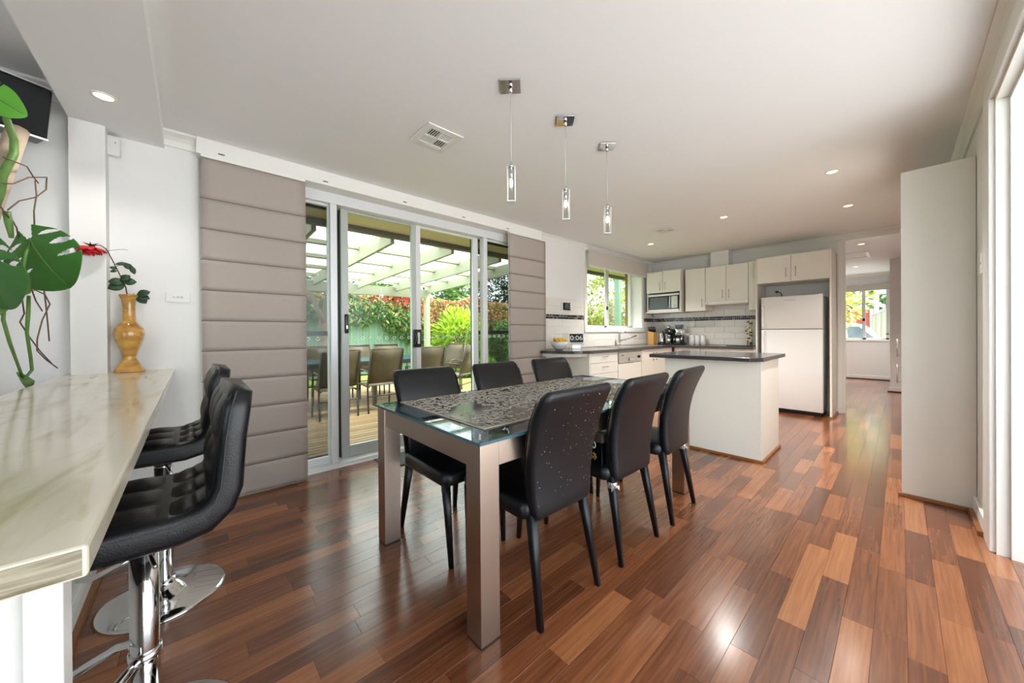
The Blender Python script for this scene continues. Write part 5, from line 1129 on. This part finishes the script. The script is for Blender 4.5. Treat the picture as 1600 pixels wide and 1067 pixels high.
dup(k0, (-2.14, 2.17, dz), .03, 'brown sling outdoor chair in the middle of the glass door, back to us'); dup(k0, (-2.16, 2.93, dz), -.04, 'brown sling outdoor chair just left of the door handle, back to us'); dup(k0, (-2.25, 3.72, dz), .5, 'brown sling outdoor chair right of the door handle, seen edge on')
dup(k0, (-3.75, 2.43, dz), PI, 'brown sling outdoor chair across the table, facing us at left'); dup(k0, (-3.75, 3.02, dz), PI, 'brown sling outdoor chair across the table, facing us at right'); dup(k0, (-3.15, 4.02, dz), PI/2+.25, 'brown sling outdoor chair at the far end of the table'); dup(k0, (-3.6, 1.75, dz), PI, 'brown sling outdoor chair across the table beside the blind')
# ---- beyond the hall window
car = thing('parked_car', 'white dual-cab car parked outside the hall window', 'car', (1.6, 16.2, GZ))
sil = [(-1.6, .25), (3.1, .25), (3.15, .75), (2.88, .84), (2.52, 1.28), (2.30, 1.36), (.5, 1.36), (.1, .88), (-1.5, .8)]
MB().prism(sil, 15.3, 16.9, lambda a, b, c: (a, c, b)).build('body', 'car_paint', car, .05)
for poly in ([(1.30, .88), (2.08, .88), (2.02, 1.24), (1.36, 1.24)], [(2.18, .88), (2.76, .88), (2.42, 1.24), (2.14, 1.24)], [(.55, .88), (1.20, .88), (1.26, 1.24), (.76, 1.24)]): MB().prism(poly, 15.285, 15.30, lambda a, b, c: (a, c, b)).build('window', 'car_glass', car)
for x in (-.8, 2.3): MB().lathe([(.0, 0), (.34, 0), (.36, .03), (.36, .2), (.0, .2)], (x, 15.26, .21), 20, 'y').build('wheel', 'rubber', car)
MB().tube([(1.3, 15.6, 1.37), (1.3, 15.6, 1.43), (2.05, 15.6, 1.43), (2.1, 15.6, 1.37)], .025, 8).build('roof_rack', 'plastic_black', car)
fence('side_fence', (2.36, 24.5, 0), (3.03, 17.2, 0), 2.0, 'fence_cream', 'cream ribbed fence beside the parked car')
rh_ = thing('red_house', 'red brick house with a white sloping eave beyond the parked car', 'house', (.5, 30, GZ)); B(-4, 2.25, 28, 33, GZ, 2.3).build('wall', 'brick_red', rh_)
MB().add([(-4.6, 27.5, 2.85), (1.75, 27.5, 2.85), (2.75, 27.5, 2.30), (2.75, 27.5, 2.48), (1.80, 27.5, 3.02), (-4.6, 27.5, 3.02)]+[(x, 27.65, z) for x, z in ((-4.6, 2.85), (1.75, 2.85), (2.75, 2.30), (2.75, 2.48), (1.80, 3.02), (-4.6, 3.02))], [(0, 1, 4, 5), (1, 2, 3, 4), (11, 10, 7, 6), (10, 9, 8, 7), (0, 6, 7, 1), (1, 7, 8, 2), (2, 8, 9, 3), (3, 9, 10, 4), (4, 10, 11, 5), (5, 11, 6, 0)]).build('eave_board', 'trim', rh_)
MB().add([(-4.6, 27.65, 2.9), (1.8, 27.65, 2.9), (2.75, 27.65, 2.4), (-4.6, 33, 3.3), (1.2, 33, 3.3), (2.75, 33, 2.4)], [(0, 1, 4, 3), (1, 2, 5, 4)]).build('roof', 'gutter', rh_)
for x in (1.35, 2.15): B(x, x+.12, 27.9, 28.0, GZ, 2.3).build('column', 'trim', rh_)
cp = thing('carport', 'white carport frame behind the cream fence', 'carport', (3.0, 25.6, GZ)); B(2.40, 2.56, 25.5, 25.7, GZ, 2.95).build('post', 'trim', cp); B(2.40, 4.6, 25.5, 25.7, 2.95, 3.2).build('beam', 'trim', cp); B(4.4, 4.6, 25.5, 25.7, GZ, 2.95).build('post', 'trim', cp)
big_tree((1.55, 14.3, 2.1), (.95, .6, 1.1), 2600, ([(190, 186, 92), (150, 150, 70), (214, 200, 130)], [4, 3, 3]), 'sparse yellow-leaved tree at the left of the hall window', 41, .045, group='trees outside the hall window'); 
big_tree((3.5, 40, 5.4), (8, 3, 4.8), 9000, G2, 'wide green trees on the horizon beyond the hall window', 42, .2, group='trees outside the hall window'); big_tree((4.0, 36.0-7.5+.5, 4.4), (1.3, .9, 1.2), 1800, ([(110, 170, 50), (140, 190, 70)], [1, 1]), 'bright green treetop above the cream fence', 43, .13, group='trees outside the hall window')
